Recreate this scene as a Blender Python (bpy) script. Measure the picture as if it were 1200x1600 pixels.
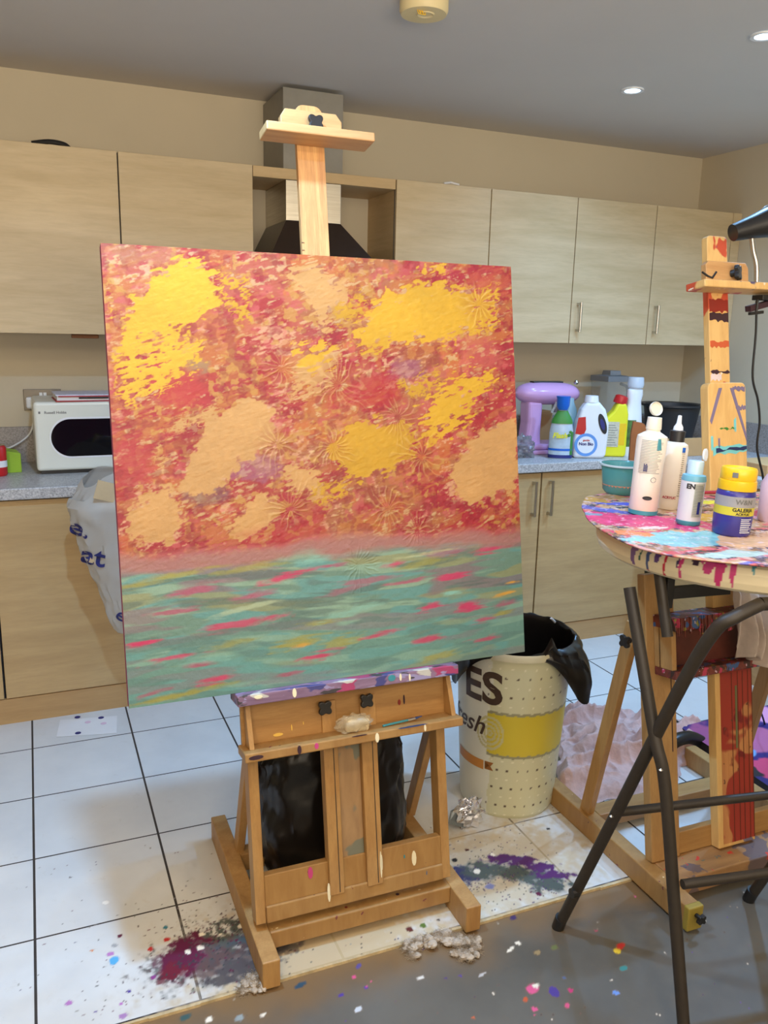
import bpy, bmesh, math, random
import numpy as np
from mathutils import Vector, Matrix
PI = math.pi
for o in list(bpy.data.objects):
    bpy.data.objects.remove(o)
SC = bpy.context.scene
COL = SC.collection

def lin(c):
    c = c / 255.0
    return c / 12.92 if c <= 0.04045 else ((c + 0.055) / 1.055) ** 2.4
def S(r, g, b):
    return (lin(r), lin(g), lin(b), 1.0)

# ------------------------------------------------------------------ camera
cam_data = bpy.data.cameras.new('camera')
cam = bpy.data.objects.new('camera', cam_data)
COL.objects.link(cam)
cam_data.sensor_fit = 'HORIZONTAL'
cam_data.sensor_width = 36.0
cam_data.lens = 36.0 * 1290.08 / 1200.0
cam_data.clip_start = 0.05
yaw, pitch, roll = 0.4038, -0.2154, 0.0227
fw = Vector((math.sin(yaw) * math.cos(pitch), math.cos(yaw) * math.cos(pitch), math.sin(pitch)))
rt = Vector((math.cos(yaw), -math.sin(yaw), 0)); up = rt.cross(fw)
r2 = rt * math.cos(roll) + up * math.sin(roll); u2 = -rt * math.sin(roll) + up * math.cos(roll)
cam.matrix_world = Matrix(((r2.x, u2.x, -fw.x, -0.4775), (r2.y, u2.y, -fw.y, -3.1941), (r2.z, u2.z, -fw.z, 1.4858), (0, 0, 0, 1)))
SC.camera = cam

# ------------------------------------------------------------------ world, lights, exposure
SC.view_settings.view_transform = 'Standard'
SC.view_settings.look = 'None'
SC.view_settings.gamma = 1.0
SC.view_settings.exposure = 0.0
SC.view_settings.use_curve_mapping = False
w = bpy.data.worlds.new('world'); SC.world = w
w.use_nodes = True
w.node_tree.nodes['Background'].inputs[0].default_value = (1.0, 0.80, 0.56, 1)
w.node_tree.nodes['Background'].inputs[1].default_value = 0.6

def area(name, loc, size, power, color, target=None, spread=180, shape='DISK'):
    d = bpy.data.lights.new(name, 'AREA'); d.shape = shape; d.size = size; d.energy = power; d.color = color
    d.spread = math.radians(spread)
    o = bpy.data.objects.new(name, d); COL.objects.link(o); o.location = loc
    if target is not None:
        o.rotation_euler = (Vector(target) - Vector(loc)).to_track_quat('-Z', 'Y').to_euler()
    return o
COOL = (0.29, 0.58, 1.0)
WARM = (1.0, 0.80, 0.54)
# cold white kitchen downlights, plus an unseen fill added by the right wall
for p, e in (((1.81, -0.27), 5), ((1.783, -0.953), 14), ((2.5, -1.25), 30), ((-0.27, -1.52), 27), ((0.75, -1.95), 7)):
    area('downlight', (p[0], p[1], 2.425), 0.07, e, COOL, (p[0], p[1], 0), 150)
# unseen warm fill added over and behind the photographer
area('warm_fill', (0.25, -2.55, 2.42), 0.16, 6, WARM, (0.2, -1.6, 0.6), 150)
area('warm_fill', (-0.95, -2.5, 2.42), 0.16, 7, WARM, (-0.9, -2.0, 0), 150)
area('warm_fill', (-1.3, -4.3, 2.4), 0.5, 14, WARM, (0.1, -1.4, 0.9), 170)
area('warm_fill', (1.9, -4.2, 2.4), 0.5, 9, WARM, (1.0, -1.4, 0.9), 170)
# added soft fill behind the photographer: one thrown upward, one from the far end
a_ = area('bounce_fill', (-0.2, -4.6, 1.5), 2.6, 150, (1.0, 0.90, 0.76), (-0.2, -4.2, 2.4), 170, 'RECTANGLE'); a_.data.size_y = 1.2
a_ = area('end_fill', (-0.3, -6.3, 1.7), 5.0, 22, (1.0, 0.88, 0.70), (-0.3, 0, 2.2), 180, 'RECTANGLE'); a_.data.size_y = 1.4

# ------------------------------------------------------------------ mesh helpers
class MB:
    def __init__(s): s.v = []; s.f = []
    def add(s, vs, fs):
        n = len(s.v); s.v += [tuple(v) for v in vs]; s.f += [tuple(i + n for i in f) for f in fs]; return s
    def box(s, x0, x1, y0, y1, z0, z1, M=None):
        vs = [Vector((x, y, z)) for z in (z0, z1) for y in (y0, y1) for x in (x0, x1)]
        if M is not None: vs = [M @ v for v in vs]
        return s.add(vs, [(0, 2, 3, 1), (4, 5, 7, 6), (0, 1, 5, 4), (2, 6, 7, 3), (0, 4, 6, 2), (1, 3, 7, 5)])
    def bar(s, p, q, wx, wy, side=(1, 0, 0)):
        p = Vector(p); q = Vector(q); d = (q - p).normalized(); a = Vector(side); a = (a - d * a.dot(d)).normalized(); b = d.cross(a)
        vs = [e + a * i * wx / 2 + b * j * wy / 2 for e in (p, q) for i, j in ((-1, -1), (1, -1), (1, 1), (-1, 1))]
        return s.add(vs, [(0, 3, 2, 1), (4, 5, 6, 7), (0, 1, 5, 4), (1, 2, 6, 5), (2, 3, 7, 6), (3, 0, 4, 7)])
    def prism(s, poly, t0, t1, f):
        n = len(poly); vs = [f(u, v, t0) for u, v in poly] + [f(u, v, t1) for u, v in poly]
        fs = [tuple(range(n - 1, -1, -1)), tuple(range(n, 2 * n))] + [(i, (i + 1) % n, n + (i + 1) % n, n + i) for i in range(n)]
        return s.add(vs, fs)
    def lathe(s, prof, n=32, c=(0, 0, 0), sx=1, sy=1, M=None, cap=True):
        vs = []; fs = []
        for r, z in prof:
            for k in range(n):
                a = 2 * PI * k / n; v = Vector((c[0] + r * sx * math.cos(a), c[1] + r * sy * math.sin(a), c[2] + z))
                vs.append(M @ v if M is not None else v)
        for i in range(len(prof) - 1):
            for k in range(n): fs.append((i * n + k, i * n + (k + 1) % n, (i + 1) * n + (k + 1) % n, (i + 1) * n + k))
        if cap:
            if prof[0][0] > 1e-6: fs.append(tuple(range(n - 1, -1, -1)))
            if prof[-1][0] > 1e-6: fs.append(tuple((len(prof) - 1) * n + k for k in range(n)))
        return s.add(vs, fs)
    def tube(s, pts, r, n=10, cap=True):
        pts = [Vector(p) for p in pts]; vs = []; fs = []; a = None
        for i, p in enumerate(pts):
            d = (pts[min(i + 1, len(pts) - 1)] - pts[max(i - 1, 0)]).normalized()
            if a is None: a = Vector((0, 0, 1)) if abs(d.z) < .9 else Vector((1, 0, 0))
            a = (a - d * a.dot(d)).normalized(); b = d.cross(a); rr = r[i] if isinstance(r, (list, tuple)) else r
            vs += [p + a * rr * math.cos(2 * PI * k / n) + b * rr * math.sin(2 * PI * k / n) for k in range(n)]
        for i in range(len(pts) - 1):
            for k in range(n): fs.append((i * n + k, i * n + (k + 1) % n, (i + 1) * n + (k + 1) % n, (i + 1) * n + k))
        if cap: fs += [tuple(range(n - 1, -1, -1)), tuple((len(pts) - 1) * n + k for k in range(n))]
        return s.add(vs, fs)
    def grid(s, nu, nv, f, wrapu=False):
        vs = [f(i / (nu if wrapu else nu - 1), j / (nv - 1)) for j in range(nv) for i in range(nu)]; fs = []
        for j in range(nv - 1):
            for i in range(nu if wrapu else nu - 1):
                i2 = (i + 1) % nu; fs.append((j * nu + i, j * nu + i2, (j + 1) * nu + i2, (j + 1) * nu + i))
        return s.add(vs, fs)

def smooth_path(pts, n=8):
    pts = [Vector(p) for p in pts]; out = []
    for i in range(len(pts) - 1):
        p0 = pts[max(i - 1, 0)]; p1 = pts[i]; p2 = pts[i + 1]; p3 = pts[min(i + 2, len(pts) - 1)]
        for k in range(n):
            t = k / n
            out.append(0.5 * ((2 * p1) + (p2 - p0) * t + (2 * p0 - 5 * p1 + 4 * p2 - p3) * t * t + (3 * p1 - p0 - 3 * p2 + p3) * t ** 3))
    out.append(pts[-1]); return out

def obj(name, mb, m, parent=None, bevel=0, smooth=False, seg=2, angle=40):
    me = bpy.data.meshes.new(name); me.from_pydata([tuple(v) for v in mb.v], [], mb.f)
    bm = bmesh.new(); bm.from_mesh(me); bmesh.ops.recalc_face_normals(bm, faces=bm.faces); bm.to_mesh(me); bm.free()
    if isinstance(m, (list, tuple)):
        for k in m: me.materials.append(k)
    else: me.materials.append(m)
    o = bpy.data.objects.new(name, me); COL.objects.link(o)
    if parent is not None: o.parent = parent
    if smooth:
        for p in me.polygons: p.use_smooth = True
        try: me.set_sharp_from_angle(angle=math.radians(angle))
        except Exception: pass
    if bevel > 0:
        b = o.modifiers.new('bevel', 'BEVEL'); b.width = bevel; b.segments = seg; b.limit_method = 'ANGLE'; b.angle_limit = math.radians(50)
    return o
def tag(o, label, cat, group=None, kind=None):
    if label: o['label'] = label
    if cat: o['category'] = cat
    if group: o['group'] = group
    if kind: o['kind'] = kind
    return o
def thing(name, label, cat, loc=(0, 0, 0), rz=0, group=None):
    o = bpy.data.objects.new(name, None); COL.objects.link(o); o.location = loc; o.rotation_euler = (0, 0, rz); o.empty_display_size = .05
    return tag(o, label, cat, group)
def struct(name, mb, m, parent=None, **k):
    o = obj(name, mb, m, parent, **k)
    if parent is None: o['kind'] = 'structure'
    return o
def text(name, body, size, m, parent, fn, bold=0.0, shear=0.0, align='CENTER', thick=.0006, label=None, sub=0):
    """lettering as a mesh; fn maps flat (x, y, depth) to the surface"""
    c = bpy.data.curves.new(name, 'FONT'); c.body = body; c.size = size; c.align_x = align; c.align_y = 'CENTER'; c.offset = bold; c.shear = shear; c.resolution_u = 4
    t = bpy.data.objects.new(name, c); COL.objects.link(t)
    dg = bpy.context.evaluated_depsgraph_get(); me = bpy.data.meshes.new_from_object(t.evaluated_get(dg))
    bpy.data.objects.remove(t)
    if sub:
        bm = bmesh.new(); bm.from_mesh(me); bmesh.ops.triangulate(bm, faces=bm.faces)
        bmesh.ops.subdivide_edges(bm, edges=[e for e in bm.edges if e.calc_length() > size * .25], cuts=2); bm.to_mesh(me); bm.free()
    for v in me.vertices: v.co = Vector(fn(v.co.x, v.co.y, thick))
    me.materials.clear(); me.materials.append(m); me.name = name
    o = bpy.data.objects.new(name, me); COL.objects.link(o); o.parent = parent
    if label: o['label'] = label
    return o
def flat(ox, oy, oz, rz=0, tilt=0):
    """a flat patch facing -Y"""
    M = Matrix.Translation((ox, oy, oz)) @ Matrix.Rotation(rz, 4, 'Z') @ Matrix.Rotation(tilt, 4, 'Y')
    return lambda x, y, d: M @ Vector((x, -d, y))
def around(r, a0, z0, c=(0, 0), tp=0.0):
    return lambda x, y, d: (c[0] + (r + tp * y + d) * math.cos(a0 + x / r), c[1] + (r + tp * y + d) * math.sin(a0 + x / r), z0 + y)

# ------------------------------------------------------------------ noise for painted surfaces
def _hash(ix, iy, seed):
    h = (ix.astype(np.int64) * 374761393 + iy.astype(np.int64) * 668265263 + seed * 1442695041) & 0xffffffff
    h = ((h ^ (h >> 13)) * 1274126177) & 0xffffffff
    return ((h ^ (h >> 16)) & 0xffff) / 65535.0
def vn(x, y, seed=0):
    ix = np.floor(x); iy = np.floor(y); fx = x - ix; fy = y - iy; fx = fx * fx * (3 - 2 * fx); fy = fy * fy * (3 - 2 * fy)
    a = _hash(ix, iy, seed); b = _hash(ix + 1, iy, seed); c = _hash(ix, iy + 1, seed); d = _hash(ix + 1, iy + 1, seed)
    return (a * (1 - fx) + b * fx) * (1 - fy) + (c * (1 - fx) + d * fx) * fy
def fbm(x, y, oct=4, seed=0):
    s = 0; a = .5; t = 0
    for k in range(oct):
        s = s + a * vn(x * 2 ** k, y * 2 ** k, seed + k * 17); t += a; a *= .5
    return s / t
def sst(a, b, x):
    t = np.clip((x - a) / (b - a), 0, 1); return t * t * (3 - 2 * t)
def LC(r, g, b): return np.array([lin(r), lin(g), lin(b)])
def over(base, col, m): return base * (1 - m[..., None]) + np.array(col) * m[..., None]
def set_color(me, rgb, a=None):
    att = me.color_attributes.new('paint', 'FLOAT_COLOR', 'POINT')
    d = np.ones((len(me.vertices), 4), np.float32); d[:, :3] = rgb.reshape(-1, 3)
    if a is not None: d[:, 3] = a.reshape(-1)
    att.data.foreach_set('color', d.ravel())
def fast_grid(name, P, parent=None, m=None):
    """P: (ny, nx, 3) array"""
    ny, nx = P.shape[:2]; me = bpy.data.meshes.new(name); i = np.arange(ny * nx).reshape(ny, nx)
    q = np.stack([i[:-1, :-1], i[:-1, 1:], i[1:, 1:], i[1:, :-1]], -1).reshape(-1, 4)
    me.vertices.add(ny * nx); me.vertices.foreach_set('co', P.reshape(-1).astype(np.float32))
    me.loops.add(q.size); me.loops.foreach_set('vertex_index', q.reshape(-1).astype(np.int32))
    me.polygons.add(len(q)); me.polygons.foreach_set('loop_start', (np.arange(len(q)) * 4).astype(np.int32))
    me.polygons.foreach_set('use_smooth', np.ones(len(q), bool)); me.update(calc_edges=True); me.validate()
    if m: me.materials.append(m)
    o = bpy.data.objects.new(name, me); COL.objects.link(o); o.parent = parent
    return o

# ------------------------------------------------------------------ materials
class NT:
    def __init__(s, name, rough=.5, metal=0, spec=.5):
        s.m = bpy.data.materials.new(name); s.m.use_nodes = True; s.t = s.m.node_tree; s.b = s.t.nodes['Principled BSDF']
        s.b.inputs['Roughness'].default_value = rough; s.b.inputs['Metallic'].default_value = metal; s.b.inputs['Specular IOR Level'].default_value = spec
    def n(s, k, **p):
        a = s.t.nodes.new(k)
        for q, v in p.items(): setattr(a, q, v)
        return a
    def l(s, a, b): s.t.links.new(a, b)
    def coord(s, kind='Object', scale=(1, 1, 1), rot=(0, 0, 0)):
        mp = s.n('ShaderNodeMapping'); mp.inputs['Scale'].default_value = scale; mp.inputs['Rotation'].default_value = rot
        if kind == 'World': s.l(s.n('ShaderNodeNewGeometry').outputs['Position'], mp.inputs[0])
        else: s.l(s.n('ShaderNodeTexCoord').outputs[kind], mp.inputs[0])
        return mp.outputs[0]
    def noise(s, vec, scale=5, detail=4, rough=.6, dist=0):
        a = s.n('ShaderNodeTexNoise'); a.inputs['Scale'].default_value = scale; a.inputs['Detail'].default_value = detail; a.inputs['Roughness'].default_value = rough; a.inputs['Distortion'].default_value = dist
        s.l(vec, a.inputs['Vector']); return a.outputs[0]
    def ramp(s, fac, stops):
        a = s.n('ShaderNodeValToRGB'); e = a.color_ramp.elements
        while len(e) < len(stops): e.new(.5)
        for i, (p, c) in enumerate(stops): e[i].position = p; e[i].color = c
        s.l(fac, a.inputs[0]); return a.outputs[0]
    def mix(s, fac, a, b, mode='MIX'):
        x = s.n('ShaderNodeMix', data_type='RGBA', blend_type=mode)
        for i, v in ((0, fac), (6, a), (7, b)):
            if isinstance(v, (int, float)): x.inputs[i].default_value = v
            elif isinstance(v, tuple): x.inputs[i].default_value = v
            else: s.l(v, x.inputs[i])
        return x.outputs[2]
    def base(s, c):
        if isinstance(c, tuple): s.b.inputs['Base Color'].default_value = c
        else: s.l(c, s.b.inputs['Base Color'])
        return s
    def bump(s, h, strength=.3, dist=.01):
        a = s.n('ShaderNodeBump'); a.inputs['Strength'].default_value = strength; a.inputs['Distance'].default_value = dist
        s.l(h, a.inputs['Height']); s.l(a.outputs[0], s.b.inputs['Normal']); return s
def plain(name, c, rough=.5, metal=0, var=.08, scale=12, bump=0, spec=.5):
    t = NT(name, rough, metal, spec); v = t.coord('Object'); nz = t.noise(v, scale, 4)
    lo = tuple(x * (1 - var) for x in c[:3]) + (1,); hi = tuple(min(1, x * (1 + var)) for x in c[:3]) + (1,)
    t.base(t.ramp(nz, [(.3, lo), (.7, hi)]))
    if bump: t.bump(nz, bump, .004)
    return t.m
def wood(name, c1, c2, scale=(3, 3, 30), rough=.5, kind='World', dots=True, streak=.5):
    t = NT(name, rough); v = t.coord(kind, scale); a = t.noise(v, 1.3, 5, .6, .6); b = t.noise(t.coord(kind, tuple(x * 4 for x in scale)), 2.2, 3, .7)
    c = t.ramp(a, [(.3, c1), (.62, c2)])
    c = t.mix(t.ramp(b, [(.42, (0, 0, 0, 1)), (.75, (streak,) * 3 + (1,))]), c, tuple(x * .72 for x in c1[:3]) + (1,))
    t.base(c); t.bump(b, .08, .002); return t.m
M = {}
M['cab'] = wood('cabinet_laminate', S(188, 166, 126), S(205, 184, 146), (1.1, 1.1, 9), .42, streak=.28)
M['cablow'] = wood('base_laminate', S(178, 148, 102), S(194, 164, 116), (1.1, 1.1, 9), .45, streak=.28)
M['cabside'] = wood('cabinet_side', S(186, 156, 110), S(204, 176, 130), (1.1, 1.1, 9), .5, streak=.25)
M['plinth'] = wood('plinth_laminate', S(176, 140, 92), S(192, 156, 106), (1, 1, 9), .5, streak=.25)
M['gap'] = plain('door_gap', S(52, 50, 52), .6)
M['beech'] = wood('beech_frame_shaded', S(166, 122, 70), S(184, 142, 86), (22, 22, 2.5), .5, streak=.35)  # beech tones darkened for the shade on the lower easel
M['beechx'] = wood('beech_rail_shaded', S(160, 116, 64), S(178, 136, 80), (2.5, 22, 22), .5, streak=.35)
M['litbeech'] = wood('clamp_beech_lit', S(190, 138, 84), S(206, 158, 102), (2.5, 22, 22), .5, streak=.3)  # same beech, lightened for the light falling on the top clamp
M['mast'] = wood('mast_wood', S(186, 132, 78), S(216, 166, 104), (40, 12, 1.2), .5, streak=.6)
def painted_wood(name, c1, c2, scale, splats, amount=.55, kind='Object', ax=1):
    """bare wood under dried paint smears"""
    t = NT(name, .5); v = t.coord(kind, scale); a = t.noise(v, 1.3, 5, .6, .6); c = t.ramp(a, [(.3, c1), (.62, c2)])
    for i, (col, th, sc) in enumerate(splats):
        q = t.noise(t.coord(kind, (sc * ax, sc, sc * .8), (i * .7, i * 1.3, i) if ax == 1 else (0, .1 * i, 0)), 1.0, 3, .55, .3)
        c = t.mix(t.ramp(q, [(th, (0, 0, 0, 1)), (th + .02, (1, 1, 1, 1))]), c, col)
    t.base(c); return t.m
M['splatwood'] = painted_wood('splattered_beech_shaded', S(152, 110, 60), S(170, 130, 76), (20, 20, 3), [(S(120, 60, 60), .70, 30), (S(230, 215, 170), .73, 45), (S(60, 40, 50), .74, 60), (S(60, 90, 130), .76, 40)])  # paint splatters over beech darkened for the shade below the canvas
M['oldbeam'] = painted_wood('paint_spotted_beam', S(150, 108, 66), S(176, 132, 82), (4, 20, 20), [(S(110, 90, 84), .55, 12), (S(200, 60, 40), .68, 30), (S(225, 190, 50), .70, 38), (S(60, 60, 90), .69, 33), (S(225, 220, 210), .735, 60), (S(110, 110, 90), .66, 25)])
M['caked'] = painted_wood('caked_paint', S(90, 40, 34), S(124, 58, 46), (30, 30, 30), [(S(60, 90, 140), .56, 30), (S(190, 60, 90), .60, 36), (S(60, 40, 36), .57, 24), (S(150, 140, 60), .64, 30), (S(205, 180, 190), .66, 44), (S(70, 110, 100), .67, 28)])
M['redwood'] = painted_wood('red_washed_wood', S(186, 120, 70), S(204, 142, 84), (34, 34, 2), [(S(160, 52, 34), .44, 5), (S(120, 30, 24), .66, 9), (S(110, 70, 40), .66, 50)])
M['mastpaint'] = painted_wood('smeared_mast', S(212, 164, 98), S(226, 182, 112), (34, 34, 3), [(S(196, 80, 50), .60, 9), (S(90, 80, 110), .66, 14), (S(70, 50, 40), .70, 17), (S(235, 215, 190), .70, 26)])
M['mastlow'] = painted_wood('marked_column', S(214, 166, 98), S(228, 184, 114), (34, 34, 3), [(S(120, 110, 130), .69, 13), (S(80, 150, 150), .73, 18)])
t = NT('worktop_speckle', .38); v = t.coord('World')
c = t.ramp(t.noise(v, 160, 2, .9), [(.38, S(140, 138, 138)), (.5, S(178, 176, 174)), (.66, S(204, 202, 200))]); t.base(c); M['worktop'] = t.m
t = NT('upstand_speckle', .45); v = t.coord('World')
c = t.ramp(t.noise(v, 120, 3, .9), [(.34, S(120, 112, 106)), (.5, S(152, 144, 138)), (.66, S(172, 164, 158))]); t.base(c); M['upstand'] = t.m
M['wall'] = plain('wall_paint', S(200, 188, 163), .8, var=.025, scale=2, bump=.02)
M['ceiling'] = plain('ceiling_paint', S(204, 200, 194), .85, var=.02, scale=2)
M['steel'] = NT('brushed_steel', .28, 1).base(S(190, 186, 178)).m
t = NT('hood_steel', .32, 1); t.base(t.ramp(t.noise(t.coord('Object', (2, 2, 60)), 3, 3), [(.3, S(188, 182, 168)), (.7, S(208, 203, 190))])); M['hoodsteel'] = t.m
M['ducts'] = plain('grey_duct', S(140, 136, 126), .5, .2)
M['blackmetal'] = plain('dark_tube', S(50, 42, 33), .5, .0, var=.1, scale=60, bump=.15)
M['black'] = plain('black_plastic', S(30, 28, 27), .4, var=.1)
M['blackbowl'] = plain('black_bowl_plastic', S(40, 40, 42), .45)
M['cream'] = plain('cream_enamel', S(222, 224, 212), .25, var=.01)
M['glass'] = plain('dark_glass', S(14, 15, 20), .06, var=.2, scale=4)
M['white'] = plain('white_plastic', S(228, 230, 232), .35, var=.02)
M['offwhite'] = plain('yellowed_plastic', S(226, 208, 158), .5, var=.03)
M['paper'] = plain('paper', S(228, 226, 224), .8, var=.02)
M['ink'] = plain('black_ink', S(36, 34, 36), .6)
M['finetext'] = plain('fine_print', S(150, 144, 134), .6)
M['greyink'] = plain('grey_ink', S(110, 110, 108), .6)
M['red'] = plain('red_plastic', S(190, 32, 34), .35)
M['crimson'] = plain('crimson_print', S(170, 34, 48), .5)
M['blue'] = plain('blue_plastic', S(24, 100, 200), .3)
M['navy'] = plain('navy_print', S(34, 40, 110), .5)
M['skyblue'] = plain('sky_blue_print', S(96, 150, 214), .45)
M['yellow'] = plain('yellow_plastic', S(226, 220, 40), .35, var=.03)
M['amber'] = plain('amber_yellow', S(236, 190, 30), .35, var=.03)
M['green'] = plain('green_print', S(60, 130, 50), .45)
M['lime'] = plain('lime_card', S(150, 190, 50), .6)
M['pink'] = plain('lilac_enamel', S(206, 160, 206), .22, var=.02)
M['towel'] = plain('pink_towelling', S(206, 172, 164), .95, var=.08, scale=60, bump=.8)
M['card'] = plain('cardboard', S(192, 150, 100), .8, var=.05)
M['brown'] = plain('brown_board', S(132, 84, 48), .6)
M['tan'] = plain('tan_paper', S(196, 172, 132), .7)
M['trash'] = plain('black_bin_liner', S(18, 15, 14), .28, var=.2, scale=30)
M['tabletop'] = plain('table_plastic', S(226, 212, 180), .5, var=.02)
M['foam'] = plain('wadding', S(182, 168, 150), 1.0, var=.1, scale=30)
M['teal'] = plain('teal_paint', S(60, 140, 150), .35)
t = NT('silver_foil', .18, .9); t.base(t.ramp(t.noise(t.coord('Object'), 25, 3), [(.3, S(130, 130, 136)), (.5, S(235, 235, 240))])); M['foil'] = t.m
def clearish(name, c, a=.35, rough=.15):
    t = NT(name, rough); t.base(c); t.b.inputs['Alpha'].default_value = a; return t.m
M['clear'] = clearish('clear_plastic', S(200, 205, 205), .35)
M['smoke'] = clearish('smoky_plastic', S(140, 140, 142), .5)
M['carrier'] = clearish('carrier_film', S(192, 188, 180), .8, .3)
# colour laid down vertex by vertex (artwork, dried paint)
def painted(name, rough=.5, bump=None, spec=.5):
    t = NT(name, rough, 0, spec); a = t.n('ShaderNodeAttribute'); a.attribute_name = 'paint'; t.base(a.outputs['Color'])
    if bump: t.bump(t.noise(t.coord('Object'), bump, 4, .7), .35, .002)
    return t.m
M['artwork'] = painted('acrylic_artwork', .45, 170, .35)
M['palette'] = painted('palette_paint', .25, 90)
M['rimpaint'] = painted('rim_paint', .5)
M['binprint'] = painted('bin_print', .4)
M['purple_edge'] = plain('magenta_canvas_edge', S(150, 44, 96), .6)

# ------------------------------------------------------------------ room shell
ZC = 2.451; XR = 3.0; YB = 0.6; YE = -1.585
TX0, TX, TY0, TY = -0.5555, 0.3435, 0.1116, 0.339
def blot(X, Y, base, cx, cy, rx, ry, col, ang=0, seed=1, rough=.5, soft=.12, dens=1.0):
    ca, sa = math.cos(ang), math.sin(ang); u = ((X - cx) * ca + (Y - cy) * sa) / rx; v = (-(X - cx) * sa + (Y - cy) * ca) / ry
    d = np.sqrt(u * u + v * v); nz = fbm(X * 60 + seed * 7.3, Y * 60, 3, seed)
    m = sst(1 + soft, 1 - soft, d + (nz - .5) * 2 * rough) * dens
    base[..., :3] = base[..., :3] * (1 - m[..., None]) + np.array(list(col)) * m[..., None]
    base[..., 3] = np.maximum(base[..., 3], m)
def speckle(X, Y, base, cx, cy, R, n, cols, seed, rmin=.0008, rmax=.004):
    rg = random.Random(seed); xs = X[0]; ys = Y[:, 0]
    for _ in range(n):
        a = rg.uniform(0, 2 * PI); q = R * abs(rg.gauss(0, .5)); x = cx + q * math.cos(a); y = cy + q * .8 * math.sin(a); r = rmin + (rmax - rmin) * rg.random() ** 3
        i0, i1 = np.searchsorted(xs, [x - r * 2, x + r * 2]); j0, j1 = np.searchsorted(ys, [y - r * 2, y + r * 2])
        if i1 <= i0 or j1 <= j0: continue
        sx = X[j0:j1, i0:i1]; sy = Y[j0:j1, i0:i1]; d = np.hypot(sx - x, sy - y) / r; m = sst(1.2, .7, d); c = np.array(list(rg.choice(cols)))
        b = base[j0:j1, i0:i1]; b[..., :3] = b[..., :3] * (1 - m[..., None]) + c * m[..., None]; b[..., 3] = np.maximum(b[..., 3], m)
WINE = LC(96, 20, 56); DKGRN = LC(52, 66, 62); CHAR = LC(64, 56, 60); PURP = LC(92, 44, 100); NAVY = LC(58, 56, 96); SAND = LC(196, 172, 126)
WHITE = LC(240, 232, 214); TEALC = LC(60, 130, 150); PINKC = LC(220, 90, 140); REDC = LC(196, 50, 50); VIOL = LC(80, 60, 150); SKYC = LC(110, 150, 220)
# tiled floor, fine mesh where the paint splashes lie
xs = np.concatenate([np.arange(-3.6, -.62, .2), np.arange(-.6, 1.15, .0042), np.arange(1.16, XR + .05, .1)]); xs[-1] = XR
ys = np.concatenate([[YE], np.arange(YE + .004, -.9, .0042), np.arange(-.88, YB, .07), [YB]])
X, Y = np.meshgrid(xs, ys); Bf = np.zeros(X.shape + (4,)); Bf[..., :3] = LC(200, 196, 190)
def GP(p): return p
# sand-coloured patch towards the tile edge, below the easel
blot(X, Y, Bf, 0.10, -1.55, .36, .24, SAND, .1, 3, .5, .5, .9)
blot(X, Y, Bf, 0.66, -1.42, .32, .22, SAND, .1, 4, .5, .5, .8)
q = (-0.136,-1.437)
blot(X, Y, Bf, q[0], q[1], .14, .085, DKGRN, .2, 5, 1.0, .35, .95)
q = (-0.166,-1.47)
blot(X, Y, Bf, q[0], q[1], .13, .055, LC(84, 48, 46), -.1, 12, .9, .3, .9)
q = (-0.229,-1.439)
blot(X, Y, Bf, q[0], q[1], .085, .05, WINE, .9, 6, .6, .2, 1)
q = (-0.258,-1.478)
blot(X, Y, Bf, q[0], q[1], .03, .03, LC(110, 20, 40), .5, 8, .7, .2, .9)
q = (-0.105,-1.527)
blot(X, Y, Bf, q[0], q[1], .075, .055, CHAR, 0, 7, .8, .25, .95)
q = (-0.046,-1.396)
blot(X, Y, Bf, q[0], q[1], .075, .03, LC(40, 66, 78), .5, 9, 1.0, .3, .7)
q = (-0.015,-1.496)
blot(X, Y, Bf, q[0], q[1], .06, .03, CHAR, 0, 10, 1.0, .3, .8)
for (cx, cy) in ((-0.153,-1.407), (-0.209,-1.454), (-0.049,-1.374)):
    speckle(X, Y, Bf, cx, cy, .30, 420, [WINE, CHAR, DKGRN, LC(60, 50, 60)], int(cx * 100) + 7, .0008, .0035)
# right splash, a long arc of violet over grey green
for k, (cx, cy) in enumerate(((0.554,-1.41), (0.624,-1.413), (0.681,-1.441), (0.731,-1.479), (0.763,-1.527))):
    blot(X, Y, Bf, cx, cy, .062, .036, LC(78, 86, 80) if k else NAVY, -.3, 20 + k, .9, .35, 1)
for k, (cx, cy) in enumerate(((0.694,-1.384), (0.741,-1.412), (0.775,-1.45), (0.795,-1.498))):
    blot(X, Y, Bf, cx, cy, .05, .02, LC(84, 34, 96), -.35, 30 + k, .8, .2, 1)
q = (0.598,-1.477)
blot(X, Y, Bf, q[0], q[1], .022, .010, LC(96, 110, 180), .1, 37, .8, .3, .9)
for (cx, cy) in ((0.653,-1.362), (0.677,-1.464), (0.731,-1.543), (0.55,-1.473)):
    speckle(X, Y, Bf, cx, cy, .22, 240, [CHAR, PURP, NAVY, LC(110, 100, 80)], int(cx * 90) + 3, .0008, .003)
rg = random.Random(4)
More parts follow.
